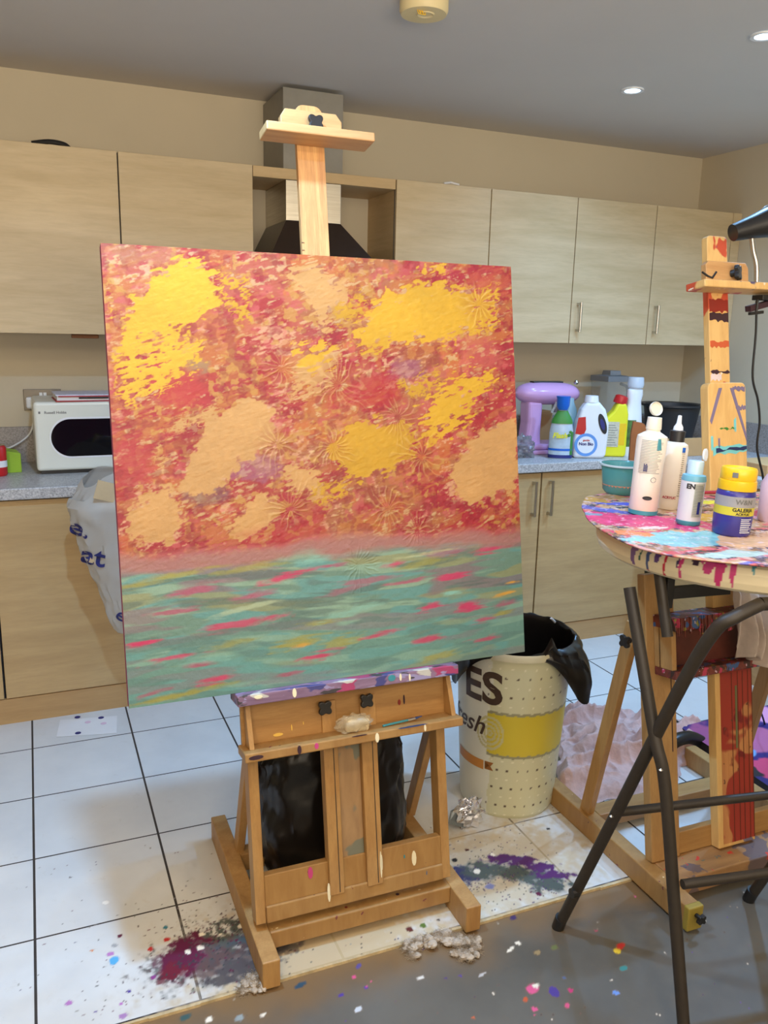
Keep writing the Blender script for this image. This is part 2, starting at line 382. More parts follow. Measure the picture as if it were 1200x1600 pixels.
for (cx, cy), r, c in (((-0.252,-1.318), .008, TEALC), ((-0.255,-1.362), .010, REDC), ((-0.296,-1.381), .008, REDC), ((-0.361,-1.307), .007, WINE), ((-0.389,-1.363), .010, LC(190, 130, 190)), ((-0.382,-1.388), .014, LC(90, 170, 215)),
        ((-0.171,-1.376), .009, WHITE), ((-0.183,-1.421), .009, WHITE), ((-0.213,-1.423), .008, WHITE), ((-0.074,-1.382), .008, WHITE), ((-0.128,-1.393), .004, WHITE), ((-0.302,-1.476), .008, LC(140, 60, 130)), ((-0.487,-1.484), .009, LC(180, 120, 180)), ((-0.378,-1.565), .011, LC(170, 130, 180)),
        ((-0.36,-1.498), .006, VIOL), ((-0.429,-1.334), .005, LC(220, 130, 60)), ((-0.434,-1.531), .004, VIOL), ((-0.38,-1.528), .005, LC(190, 120, 190)), ((-0.376,-1.336), .008, LC(170, 170, 170)),
        ((0.561,-1.339), .010, LC(30, 26, 30)), ((0.597,-1.406), .011, WHITE), ((0.678,-1.356), .008, WHITE), ((0.706,-1.553), .009, WINE), ((0.904,-1.306), .007, LC(30, 26, 30)), ((0.617,-1.309), .007, LC(80, 30, 30)), ((0.692,-1.539), .005, WINE), ((0.647,-1.553), .004, WINE),
        ((0.323,-1.549), .010, LC(96, 40, 30)), ((0.361,-1.549), .009, LC(90, 110, 40)), ((0.407,-1.544), .005, LC(50, 30, 30)), ((0.114,-1.482), .006, WHITE), ((-0.508,-0.818), .008, LC(210, 190, 140)), ((-0.383,-1.167), .009, LC(240, 238, 232))):
    blot(X, Y, Bf, cx, cy, r, r * .85, c, rg.uniform(0, 3), int(r * 9999) + 2, .25, .15)
for k in range(90):
    cx = rg.uniform(-.6, 1.1); cy = rg.uniform(YE, -.95)
    blot_c = rg.choice([CHAR, WINE, NAVY, LC(120, 110, 90), LC(150, 150, 140)])
    speckle(X, Y, Bf, cx, cy, .05, 3, [blot_c], k, .001, .0032)
P = np.stack([X, Y, np.zeros_like(X)], -1)
t = NT('floor_tiles', .3, 0, .4)
att = t.n('ShaderNodeAttribute'); att.attribute_name = 'paint'
pos = t.n('ShaderNodeNewGeometry'); sep = t.n('ShaderNodeSeparateXYZ'); t.l(pos.outputs['Position'], sep.inputs[0])
def mth(op, a, b=None, c=None):
    x = t.n('ShaderNodeMath', operation=op)
    for i, v in enumerate((a, b, c)):
        if v is None: continue
        if isinstance(v, (int, float)): x.inputs[i].default_value = v
        else: t.l(v, x.inputs[i])
    return x.outputs[0]
gl = []
for o_, p0, pp, hw in ((sep.outputs[0], TX0, TX, .0032), (sep.outputs[1], TY0, TY, .0026)):
    q = mth('SUBTRACT', o_, p0 - 20 * pp); q = mth('MODULO', q, pp); q2 = mth('SUBTRACT', pp, q); gl.append(mth('LESS_THAN', mth('MINIMUM', q, q2), hw))
grout = mth('MAXIMUM', gl[0], gl[1])
tilec = t.ramp(t.noise(t.coord('World'), 3.5, 4), [(.3, S(206, 206, 204)), (.7, S(222, 221, 217))])
dirt = t.ramp(t.noise(t.coord('World'), 22, 5, .7), [(.60, (0, 0, 0, 1)), (.78, (.25, .25, .25, 1))])
tilec = t.mix(dirt, tilec, S(176, 164, 140))
c = t.mix(grout, tilec, S(58, 52, 48)); c = t.mix(att.outputs['Alpha'], c, att.outputs['Color'])
t.base(c); t.l(mth('MULTIPLY_ADD', mth('MAXIMUM', att.outputs['Alpha'], grout), .3, .3), t.b.inputs['Roughness'])
fl = fast_grid('floor', P, None, t.m); set_color(fl.data, Bf[..., :3], Bf[..., 3]); fl['kind'] = 'structure'
# broken edge of the tiled floor
mb = MB(); rg = random.Random(2); x = -3.6
while x < XR:
    x2 = min(XR, x + rg.uniform(.05, .16)); d = rg.uniform(0, .004); mb.box(x, x2, YE - .004 - d, YE + .0005, -.03, -.0002 - d * .2); x = x2
struct('trim_1', mb, plain('tile_edge', S(196, 176, 136), .7, var=.25, scale=40))
# concrete floor in front
xs = np.concatenate([np.arange(-3.6, -.62, .3), np.arange(-.6, 1.6, .005), np.arange(1.62, XR + .06, .2)]); xs[-1] = XR
ys = np.concatenate([np.arange(-6.4, -2.45, .3), np.arange(-2.4, YE, .005), [YE]])
X, Y = np.meshgrid(xs, ys); Bc = np.zeros(X.shape + (4,))
n1 = fbm(X * 9, Y * 9, 4, 91); m = sst(YE - .17, YE - .0, Y + (n1 - .5) * .12) * 1.0; Bc[..., :3] = LC(128, 100, 66); Bc[..., 3] = m
for (cx, cy), r, ry, c in (((0.514,-1.823), .017, .016, PINKC), ((0.527,-1.818), .008, .006, WHITE), ((0.554,-1.849), .016, .014, VIOL), ((0.594,-1.861), .007, .006, LC(200, 60, 120)), ((0.481,-1.845), .009, .006, LC(200, 90, 50)), ((0.485,-1.876), .008, .007, PINKC),
        ((0.56,-1.894), .007, .006, PINKC), ((0.796,-1.787), .014, .010, REDC), ((0.776,-1.798), .010, .009, LC(230, 200, 60)), ((0.757,-1.85), .012, .009, LC(60, 140, 140)), ((0.688,-1.906), .008, .007, SKYC), ((0.771,-1.719), .006, .005, LC(190, 70, 100)), ((0.598,-1.6), .012, .009, LC(60, 44, 100)),
        ((0.532,-1.696), .016, .005, WHITE), ((0.561,-1.684), .008, .006, WHITE), ((0.588,-1.729), .010, .008, LC(160, 140, 100)), ((0.638,-1.728), .009, .008, LC(110, 120, 70)), ((0.428,-1.741), .014, .004, LC(190, 190, 190)), ((0.283,-1.697), .012, .008, LC(220, 215, 205)), ((0.16,-1.609), .008, .005, LC(90, 80, 150)),
        ((0.153,-1.677), .008, .007, VIOL), ((0.137,-1.637), .006, .005, PINKC), ((0.091,-1.677), .007, .006, VIOL), ((0.014,-1.614), .018, .008, LC(44, 76, 96)), ((0.375,-1.726), .005, .005, VIOL), ((0.343,-1.847), .005, .004, LC(220, 100, 60)), ((-0.205,-1.635), .010, .008, WHITE), ((-0.251,-1.611), .014, .009, LC(60, 90, 90)),
        ((-0.14,-1.657), .010, .009, LC(150, 160, 160)), ((-0.088,-1.666), .008, .005, WHITE), ((0.602,-1.824), .008, .006, LC(90, 110, 150)), ((0.113,-1.73), .011, .007, LC(200, 205, 210)), ((0.339,-1.721), .006, .005, LC(70, 60, 130)), ((0.421,-1.803), .005, .004, WHITE)):
    blot(X, Y, Bc, cx, cy, r, ry, c, .3, int(r * 7777) + 5, .45, .15)
rg = random.Random(8)
for k in range(120):
    cx = rg.uniform(-.3, 1.4); cy = rg.uniform(-2.3, YE); speckle(X, Y, Bc, cx, cy, .06, 3, [rg.choice([CHAR, WHITE, VIOL, PINKC, LC(170, 160, 140), NAVY])], k + 300, .001, .0035)
P = np.stack([X, Y, np.full_like(X, -.008)], -1)
t = NT('painted_concrete', .42); att = t.n('ShaderNodeAttribute'); att.attribute_name = 'paint'
c = t.ramp(t.noise(t.coord('World'), 2.2, 5, .6), [(.35, S(90, 86, 78)), (.65, S(106, 103, 95))])
c = t.mix(t.ramp(t.noise(t.coord('World', (1, 1, 1), (0, 0, 1)), 14, 5, .75), [(.56, (0, 0, 0, 1)), (.8, (.35, .35, .35, 1))]), c, S(120, 100, 76))
c = t.mix(att.outputs['Alpha'], c, att.outputs['Color']); t.base(c)
fc = fast_grid('floor_concrete', P, None, t.m); set_color(fc.data, Bc[..., :3], Bc[..., 3]); fc['kind'] = 'structure'
struct('wall_back', MB().box(-3.6, XR + .1, YB, YB + .1, -.03, ZC), M['wall'])
struct('wall_right', MB().box(XR, XR + .1, -6.4, YB, -.03, ZC), M['wall'])
struct('wall_left', MB().box(-3.7, -3.6, -6.4, YB + .1, -.03, ZC), M['wall'])
struct('ceiling', MB().box(-3.7, XR + .1, -6.4, YB + .1, ZC, ZC + .1), M['ceiling'])

# ------------------------------------------------------------------ kitchen
ZW0, ZW1 = .868, .91
def handle(parent, x, y, z0, z1):
    mb = MB(); r = .0065
    mb.tube([(x, y - .03, z0), (x, y - .03, z1)], r, 12); mb.box(x - .006, x + .006, y - .03, y, z0 + .002, z0 + .014); mb.box(x - .006, x + .006, y - .03, y, z1 - .014, z1 - .002)
    o = obj('handle', mb, M['steel'], parent, smooth=True); o['label'] = 'brushed steel bar handle'; return o
def base_unit(x0, x1, label, doors, hside, cx=None):
    u = thing('base_cabinet', label, 'cabinet', ((x0 + x1) / 2, 0, 0), 0, None); c = (x0 + x1) / 2
    obj('body', MB().box(x0 - c + .001, x1 - c - .001, .021, .57, .0, ZW0 - .002), M['gap'], u)
    obj('plinth', MB().box(x0 - c, x1 - c, .006, .02, 0, .10), M['plinth'], u)
    d = obj('door', MB().box(x0 - c + .004, x1 - c - .004, 0, .018, .105, ZW0 - .008), M['cablow'], u, bevel=.0012)
    hx = (x1 - c - .045) if hside > 0 else (x0 - c + .045)
    handle(d, hx, 0, .66, .825); return u
base_unit(-1.22, -.641, 'pale wood base cabinet at the left edge, beside the microwave side', 1, 1)
base_unit(-.641, -.06, 'pale wood base cabinet below the microwave, carrier bag in front', 1, 1)
base_unit(-.06, .52, 'pale wood base cabinet hidden behind the painting', 1, -1)
base_unit(.52, 1.10, 'pale wood base cabinet behind the right half of the painting', 1, 1)
base_unit(1.10, 1.68, 'pale wood base cabinet just right of the painting, handle at its right', 1, 1)
base_unit(1.68, 2.34, 'pale wood base cabinet below the bleach bottle, handle at its left', 1, -1)
# return run along the right wall
def side_unit(y0, y1, label):
    c = (y0 + y1) / 2; u = thing('base_cabinet', label, 'cabinet', (2.36, c, 0))
    obj('body', MB().box(.021, XR - 2.36 - .002, y0 - c + .001, y1 - c - .001, 0, ZW0 - .002), M['gap'], u)
    obj('plinth', MB().box(.006, .02, y0 - c, y1 - c, 0, .10), M['plinth'], u)
    obj('door', MB().box(0, .018, y0 - c + .003, y1 - c - .003, .105, ZW0 - .008), M['cablow'], u, bevel=.0012)
side_unit(-.6, -.005, 'pale wood base cabinet of the right-hand run, nearest the corner')
side_unit(-1.2, -.6, 'pale wood base cabinet of the right-hand run, behind the second easel')
mb = MB().prism([(-3.5, -.028), (2.33, -.028), (2.33, -1.25), (XR - .002, -1.25), (XR - .002, YB - .002), (-3.5, YB - .002)], ZW0, ZW1, lambda a, b, t_: (a, b, t_))
tag(obj('worktop', mb, M['worktop'], bevel=.004), 'long grey speckled worktop running under the appliances and round the corner', 'worktop')
mb = MB().box(-3.5, XR - .002, YB - .018, YB - .001, ZW1, 1.06); mb.box(XR - .018, XR - .002, -1.25, YB - .019, ZW1, 1.06)
tag(obj('upstand', mb, M['upstand'], bevel=.001), 'low grey speckled upstand along the wall behind the worktop', 'splashback')
ZU0, ZU1, YU = 1.449, 2.126, .27
def wall_unit(x0, x1, label, hnd):
    c = (x0 + x1) / 2; u = thing('wall_cabinet', label, 'cabinet', (c, YU, ZU0))
    obj('body', MB().box(x0 - c + .001, x1 - c - .001, .02, YB - YU - .001, .001, ZU1 - ZU0 - .001), M['cabside'], u)
    obj('seam', MB().box(x0 - c, x1 - c, .0185, .0198, .002, ZU1 - ZU0 - .002), M['gap'], u)['label'] = 'dark gap round the door'
    d = obj('door', MB().box(x0 - c + .0025, x1 - c - .0025, 0, .018, 0, ZU1 - ZU0), M['cab'], u, bevel=.001)
    if hnd: handle(d, x0 - c + .038, 0, .055, .195)
    return u
wall_unit(-1.164, -.645, 'pale wood wall cabinet at the far left outside the picture', 0)
wall_unit(-.645, -.124, 'pale wood wall cabinet above the microwave, leftmost in view', 0)
wall_unit(-.124, .397, 'pale wood wall cabinet left of the cooker hood', 0)
wall_unit(1.026, 1.497, 'pale wood wall cabinet directly right of the cooker hood', 0)
wall_unit(1.497, 1.969, 'pale wood wall cabinet second to the right of the cooker hood, above the mixer', 0)
wall_unit(1.969, 2.442, 'pale wood wall cabinet with steel handle above the cleaning bottles', 1)
wall_unit(2.442, 2.94, 'pale wood wall cabinet nearest the right wall, partly behind the second easel', 1)
tag(obj('filler_panel', MB().box(2.941, XR - .002, YU, YB - .001, ZU0, ZU1), M['cab']), 'narrow wood filler panel between last wall cabinet and right wall', 'panel')
for p in ((-.27, .34), (1.62, .34)):
    tag(obj('cabinet_bracket', MB().box(p[0] - .05, p[0] + .05, p[1] - .03, p[1] + .03, ZU0 - .016, ZU0 - .001), M['brown'], bevel=.003), 'small dark bracket under the cabinet ' + ('above the microwave' if p[0] < 0 else 'right of the painting'), 'light fitting', 'under-cabinet fittings')  # dark brackets under the wall cabinets, not lamps
# cooker hood in its niche
sh = tag(obj('hood_shelf', MB().box(.398, 1.025, YU + .005, YB - .001, 2.085, 2.126), M['cabside'], bevel=.001), 'wooden shelf board bridging the gap over the cooker hood', 'shelf')
hd = thing('cooker_hood', 'stainless steel cooker hood with tapered dark canopy behind the easel mast', 'cooker hood', (.655, .6, 1.45))
def fr(cx, wx, y0, z): return [(cx - wx / 2, -.003, z), (cx + wx / 2, -.003, z), (cx + wx / 2, y0, z), (cx - wx / 2, y0, z)]
vs = fr(.056, .60, -.49, .22) + fr(.0, .245, -.325, .475); mb = MB()
vs = [(-.255, -.003, .22), (.366, -.003, .22), (.366, -.40, .22), (-.255, -.40, .22), (-.12, -.003, .475), (.12, -.003, .475), (.12, -.325, .475), (-.12, -.325, .475)]
mb.add(vs, [(0, 3, 2, 1), (4, 5, 6, 7), (0, 1, 5, 4), (1, 2, 6, 5), (2, 3, 7, 6), (3, 0, 4, 7)]); mb.box(-.255, .366, -.40, -.003, .18, .22)
obj('canopy', mb, plain('dark_hood_glass', S(58, 44, 34), .3, .5, var=.1), hd)['label'] = 'dark brown tapered canopy'
obj('chimney', MB().box(-.12, .12, -.325, -.003, .475, .634), M['hoodsteel'], hd, bevel=.002)['label'] = 'shiny steel chimney section'
obj('duct', MB().box(-.128, .13, -.315, -.003, .677, .985), M['ducts'], hd, bevel=.002)['label'] = 'grey duct box up to the ceiling'
# bits on top of the wall cabinets
tag(obj('cable_end', MB().tube(smooth_path([(-.42, .33, 2.135), (-.36, .33, 2.147), (-.31, .33, 2.143), (-.29, .34, 2.133)], 4), .009, 8), M['black'], smooth=True), 'black object lying on top of the left wall cabinet', 'clutter')
tag(obj('paper_scrap', MB().tube([(1.27, .30, 2.134), (1.31, .31, 2.142), (1.345, .30, 2.134)], .005, 6), M['paper']), 'crumpled white scrap on top of the cabinet right of the hood', 'paper')
# wall socket, plug and lead
so = thing('wall_socket', 'brushed steel double wall socket above the worktop, left of the microwave', 'socket', (-.437, YB, 1.172))
obj('face_plate', MB().box(-.074, .074, -.008, -.001, -.044, .044), NT('dull_steel', .45, .8).base(S(120, 112, 100)).m, so, bevel=.002)
obj('rocker', MB().box(-.012, .0, -.011, -.007, .0, .03), M['white'], so); obj('rocker', MB().box(.004, .016, -.011, -.007, .0, .03), M['white'], so)
pl = tag(obj('plug', MB().box(-.502, -.458, YB - .036, YB - .009, 1.137, 1.185), M['white'], bevel=.008), 'white three-pin plug in the left half of the wall socket', 'plug')
tag(obj('power_cord', MB().tube(smooth_path([(-.48, .565, 1.137), (-.478, .55, 1.09), (-.50, .555, 1.03), (-.56, .56, .985), (-.62, .56, .965), (-.7, .55, .94)], 8), .0035, 8), M['white'], smooth=True), 'white lead hanging in a curve from the wall plug', 'cable')
# microwave
mw = thing('microwave', 'cream microwave oven with oval dark window on the worktop', 'microwave', (-.25, .41, ZW1), .02)
bx = MB().box(-.23, .23, -.165, .165, .014, .282); obj('casing', bx, M['cream'], mw, bevel=.012, seg=3)
obj('base', MB().box(-.215, .215, -.15, .15, 0, .016), M['black'], mw)
pol = []
for k in range(24):
    a = PI / 2 + PI * k / 23; pol.append((-.10 + .073 * math.cos(a), .142 + .073 * math.sin(a)))
for k in range(24):
    a = -PI / 2 + PI * k / 23; pol.append((.10 + .073 * math.cos(a), .142 + .073 * math.sin(a)))
obj('door_window', MB().prism(pol, -.1668, -.160, lambda a, b, t_: (a, t_, b)), M['glass'], mw)
pol2 = [((a - 0) * 1.03, .142 + (b - .142) * 1.1) for a, b in pol]
obj('window_ring', MB().prism(pol2, -.1659, -.160, lambda a, b, t_: (a, t_, b)), M['white'], mw)
text('brand_lettering', 'Russell Hobbs', .014, M['greyink'], mw, flat(-.152, -.165, .241), .0003)
obj('brand_badge', MB().box(-.213, -.206, -.1658, -.164, .237, .246), M['greyink'], mw)
mg = thing('magazine', 'folded magazine with red edge lying on the microwave', 'magazine', (-.24, .36, ZW1 + .282), .05)
obj('cover', MB().box(-.16, .16, -.11, .10, .0225, .027), plain('magazine_cover', S(206, 208, 226), .4, var=.15, scale=40), mg)
obj('pages', MB().box(-.155, .16, -.105, .10, .004, .022), M['paper'], mg)
obj('back_cover', MB().box(-.16, .16, -.11, .10, 0, .0035), M['crimson'], mg)
obj('red_band', MB().box(-.15, .16, -.112, -.104, .0185, .0222), M['crimson'], mg)
pc = thing('pen', 'dark pen tucked in the magazine on the microwave', 'pen', (-.26, .25, ZW1 + .291))
obj('barrel', MB().tube([(-.05, 0, .0045), (.06, .0, .0055)], .003, 8), M['ink'], pc)
# green box and red can at the left
gb = thing('snack_box', 'lime green small carton at the left edge of the worktop', 'box', (-.585, .37, ZW1), .15)
obj('carton', MB().prism([(-.04, 0), (.045, 0), (.045, .075), (.0, .085), (-.04, .075)], -.05, .07, lambda a, b, t_: (a, t_, b)), M['lime'], gb, bevel=.002)
cn = thing('drink_can', 'red and white tin cut by the left edge of the picture', 'can', (-.615, .27, ZW1))
obj('can_body', MB().lathe([(.028, 0), (.033, .006), (.033, .108), (.028, .116)], 24), M['red'], cn, smooth=True)
obj('label_band', MB().lathe([(.0334, .035), (.0334, .06)], 24, cap=False), M['white'], cn, smooth=True)
obj('lid', MB().lathe([(.027, .116), (.029, .119), (.024, .117), (0.0001, .117)], 24), M['steel'], cn)
# cups printed paper on floor
pp = thing('printed_paper', 'white paper with blue and pink dots lying on floor by plinth', 'paper', (0, 0, 0))
c4 = [(-0.457,0.032), (-0.251,-0.068), (-0.267,-0.213), (-0.474,-0.167)]
obj('sheet', MB().add([(c4[0][0], min(c4[0][1], -.03), .001), (c4[1][0], c4[1][1], .001), (c4[2][0], c4[2][1], .001), (c4[3][0], c4[3][1], .001)] + [(c4[0][0], min(c4[0][1], -.03), .0018), (c4[1][0], c4[1][1], .0018), (c4[2][0], c4[2][1], .0018), (c4[3][0], c4[3][1], .0018)], [(0, 1, 2, 3), (7, 6, 5, 4), (0, 4, 5, 1), (1, 5, 6, 2), (2, 6, 7, 3), (3, 7, 4, 0)]), M['paper'], pp)
for (a, b), c in (((-0.394,-0.027), 'navy'), ((-0.31,-0.063), 'navy'), ((-0.399,-0.163), 'navy'), ((-0.36,-0.085), 'pinkdot'), ((-0.305,-0.116), 'pinkdot')):
    if 'pinkdot' not in M: M['pinkdot'] = plain('pink_dot', S(220, 190, 205), .7)
    obj('dot', MB().lathe([(.011, .0019), (.010, .0023)], 16, (a, b, 0)), M['navy'] if c == 'navy' else M['pinkdot'], pp)

# ------------------------------------------------------------------ right worktop clutter
# stand mixer
mx = thing('stand_mixer', 'lilac pink stand mixer on the worktop right of the painting', 'mixer', (1.86, .30, ZW1), -.05)
mb = MB().box(-.12, .19, -.10, .10, .0, .022); obj('base', mb, M['pink'], mx, bevel=.01, seg=3)
obj('foot_plate', MB().box(-.12, .13, -.085, .085, .022, .05), M['pink'], mx, bevel=.012, seg=3)
mb = MB().prism([(-.112, .03), (-.02, .03), (-.026, .10), (-.022, .26), (-.105, .26), (-.10, .15)], -.05, .05, lambda a, b, t_: (a, t_, b)); obj('column', mb, M['pink'], mx, bevel=.02, seg=3)
mb = MB()
def headf(u, v):
    a = u * 2 * PI; t_ = v; x = -.155 + .355 * t_; e = (1 - abs(2 * t_ - 1) ** 3.2) ** .5 if 0 < t_ < 1 else 0
    return (x, .078 * e * math.cos(a), .295 + .056 * e * math.sin(a) - .004 * t_)
mb.grid(28, 24, headf, True); obj('motor_head', mb, M['pink'], mx, smooth=True)
obj('top_band', MB().box(-.07, .10, -.02, .02, .345, .3525), M['black'], mx, bevel=.003)
obj('speed_knob', MB().lathe([(.0001, -.012), (.009, -.009), (.0125, 0), (.009, .009), (.0001, .012)], 16, (.172, -.02, .348)), M['steel'], mx, smooth=True)
obj('hub', MB().lathe([(.03, .20), (.034, .242)], 20, (.09, 0, 0)), M['steel'], mx, smooth=True)
# items behind mixer
tag(obj('storage_box', MB().box(1.90, 2.02, .44, .56, ZW1, 1.10), M['card'], bevel=.003), 'brown carton standing against wall behind the mixer', 'box')
tag(obj('glass_jar', MB().lathe([(.05, 0), (.055, .02), (.055, .17), (.035, .2), (.035, .22)], 24, (1.72, .48, ZW1)), M['smoke'], smooth=True), 'smoky jar on worktop between painting and mixer', 'jar')
bgm = MB()
def crumple(c, rx, ry, rz, seed, amp=.25, fr_=2.2, flat_=True):
    c = Vector(c)
    def f(u, v):
        th = u * 2 * PI; ph = (v - .5) * PI; d = Vector((math.cos(ph) * math.cos(th), math.cos(ph) * math.sin(th), math.sin(ph)))
        from mathutils import noise as mn
        k = 1 + amp * (abs(mn.noise(d * fr_ + Vector((seed, 0, 0)))) * 2 - .5) + amp * .5 * abs(mn.noise(d * fr_ * 2.7 + Vector((0, seed, 0))))
        p = Vector((d.x * rx * k, d.y * ry * k, d.z * rz * k + rz))
        if flat_ and p.z < 0: p.z = 0.0005
        return c + p
    return f
bgm.grid(36, 20, crumple((1.665, .16, ZW1), .06, .05, .05, 3.1, .5), True); tag(obj('plastic_bag', bgm, M['smoke'], smooth=True, angle=25), 'crumpled clear bag on the worktop at the painting edge', 'bag')
def bottle_prof(p, n=28, sx=1, sy=.6): return MB().lathe(p, n, sx=sx, sy=sy)
# spray cleaner
b = thing('spray_bottle', 'cleaning spray bottle with blue and green label, Flash lettering', 'bottle', (1.835, .09, ZW1), -.5)
obj('body', bottle_prof([(.052, 0), (.056, .01), (.056, .13), (.045, .185), (.02, .225), (.018, .235)]), clearish('pale_blue_plastic', S(190, 205, 215), .9, .2), b, smooth=True)
obj('front_label', MB().grid(16, 10, lambda u, v: (.0575 * math.cos(-PI * (.08 + .84 * u)), .6 * .0575 * math.sin(-PI * (.08 + .84 * u)), .02 + .105 * v)), plain('spray_label', S(178, 196, 208), .4, var=.12, scale=30), b, smooth=True)
obj('green_sleeve', MB().lathe([(.050, .168), (.0462, .186), (.023, .228)], 28, sx=1.02, sy=.64, cap=False), M['green'], b, smooth=True)
obj('base_band', MB().lathe([(.0572, .004), (.0576, .02)], 28, sy=.6, cap=False), M['navy'], b, smooth=True)
obj('blue_band', MB().lathe([(.0582, .040), (.0582, .05)], 28, sy=.61, cap=False), M['blue'], b, smooth=True)
mb = MB().lathe([(.022, .232), (.03, .25), (.031, .285), (.034, .296)], 20); obj('spray_head', mb, M['blue'], b, smooth=True)
obj('trigger', MB().bar((-.03, 0, .268), (-.052, 0, .215), .012, .012), M['clear'], b, bevel=.003)
text('brand_lettering', 'Flash', .034, M['yellow'], b, flat(-.010, -.0375, .112, 0), .0012, .2)
obj('green_strip', MB().grid(4, 10, lambda u, v: (.0582 * math.cos(-PI * (.10 + .14 * u)), .61 * .0582 * math.sin(-PI * (.10 + .14 * u)), .02 + .11 * v)), M['green'], b)
obj('leaf_print', MB().lathe([(.0001, .0), (.008, .001), (.0001, .002)], 10, M=Matrix.Translation((.033, -.032, .115)) @ Matrix.Rotation(PI / 2, 4, 'X')), M['green'], b)
obj('leaf_print', MB().lathe([(.0001, .0), (.007, .001), (.0001, .002)], 10, M=Matrix.Translation((.040, -.028, .13)) @ Matrix.Rotation(PI / 2, 4, 'X')), M['green'], b)
# tall clear bottle behind spray
b = thing('refill_bottle', 'translucent blue bottle behind the spray cleaner', 'bottle', (1.935, .17, ZW1))
obj('body', bottle_prof([(.04, 0), (.045, .01), (.045, .16), (.03, .23), (.016, .26), (.016, .28)], sy=.8), clearish('translucent_blue', S(150, 190, 205), .75, .2), b, smooth=True)
# detergent
b = thing('detergent_bottle', 'white laundry detergent bottle with loop handle and round blue label', 'bottle', (1.985, .075, ZW1), -.42)
mb = MB().prism([(-.076, .0), (.07, 0), (.08, .02), (.086, .12), (.085, .17), (.065, .235), (.035, .268), (-.03, .268), (-.052, .235), (-.07, .17), (-.08, .08)], -.036, .036, lambda a, c_, t_: (a, t_, c_))
obj('body', mb, M['white'], b, bevel=.016, seg=4)
obj('cap', MB().lathe([(.034, .266), (.034, .272), (.03, .298), (.0001, .30)], 24, (.0, 0, 0)), M['white'], b, smooth=True)
ring = []
for k in range(32):
    a = 2 * PI * k / 32; ring.append((.052 + .018 * math.cos(a) - .014 * math.sin(a), .168 + .048 * math.sin(a)))
obj('handle_recess', MB().prism(ring, -.0375, -.030, lambda a, c_, t_: (a, t_, c_)), M['ink'], b)
obj('handle_recess', MB().prism([(a + .003, c_ * .9 + .01) for a, c_ in ring], -.0380, -.034, lambda a, c_, t_: (.052 + (a - .055) * .55, t_, .168 + (c_ - .165) * .62)), M['navy'], b)
obj('red_label', MB().prism([(-.074, .118), (-.064, .195), (-.03, .2), (-.024, .14), (-.034, .112)], -.0372, -.035, lambda a, c_, t_: (a, t_, c_)), M['red'], b)
disc = [(-.02 + .055 * math.cos(2 * PI * k / 32), .066 + .055 * math.sin(2 * PI * k / 32)) for k in range(32)]
obj('blue_label', MB().prism(disc, -.0378, -.035, lambda a, c_, t_: (a, t_, c_)), M['skyblue'], b)
obj('white_disc', MB().prism([(-.02 + (a + .02) * .75, .066 + (c_ - .066) * .75) for a, c_ in disc], -.0384, -.035, lambda a, c_, t_: (a, t_, c_)), M['white'], b)
text('label_lettering', 'Non Bio', .02, M['navy'], b, flat(-.02, -.0386, .07), .0008)
text('small_lettering', 'gentle', .013, M['red'], b, flat(-.02, -.0386, .088), .0004)
# bleach
b = thing('bleach_bottle', 'yellow bleach bottle with red cap leaning its neck to the right', 'bottle', (2.135, .085, ZW1), -.4)
mb = MB().prism([(-.062, 0), (.058, 0), (.062, .02), (.06, .21), (.046, .262), (.004, .262), (-.014, .225), (-.058, .18), (-.066, .15)], -.034, .034, lambda a, c_, t_: (a, t_, c_)); obj('body', mb, M['yellow'], b, bevel=.012, seg=3)
Mc = Matrix.Translation((.02, 0, .258)) @ Matrix.Rotation(.25, 4, 'Y'); obj('cap', MB().lathe([(.032, 0), (.034, .008), (.03, .036), (.018, .042), (.0001, .042)], 20, M=Mc), M['red'], b, smooth=True)
obj('shrink_label', MB().box(-.062, .059, -.0345, .0345, .048, .175), M['amber'], b, bevel=.012, seg=3)
obj('back_label', MB().box(-.058, .018, -.0358, -.033, .05, .172), plain('pale_text_label', S(196, 190, 168), .5, var=.15, scale=80), b)
for k in range(9): obj('label_text_line', MB().box(-.052, .010 - (k % 3) * .006, -.0362, -.0345, .058 + k * .012, .0605 + k * .012), M['greyink'], b)
# white/green bottle
b = thing('washing_liquid_bottle', 'white bottle with translucent cap and green label behind the brown board', 'bottle', (2.235, .07, ZW1), .05)
obj('body', bottle_prof([(.05, 0), (.057, .012), (.057, .13), (.045, .22), (.038, .27), (.045, .30), (.042, .325), (.024, .335)], sy=.62), M['white'], b, smooth=True)
obj('measuring_cap', MB().lathe([(.035, .335), (.04, .35), (.036, .385), (.0001, .386)], 24), clearish('frosted_cap', S(215, 228, 240), .7, .3), b, smooth=True)
obj('green_label', MB().grid(10, 12, lambda u, v: (.0585 * math.cos(-PI * (.55 + .35 * u)), .62 * .0585 * math.sin(-PI * (.55 + .35 * u)), .05 + .13 * v)), plain('green_leaf_label', S(70, 110, 50), .5, var=.5, scale=50), b)
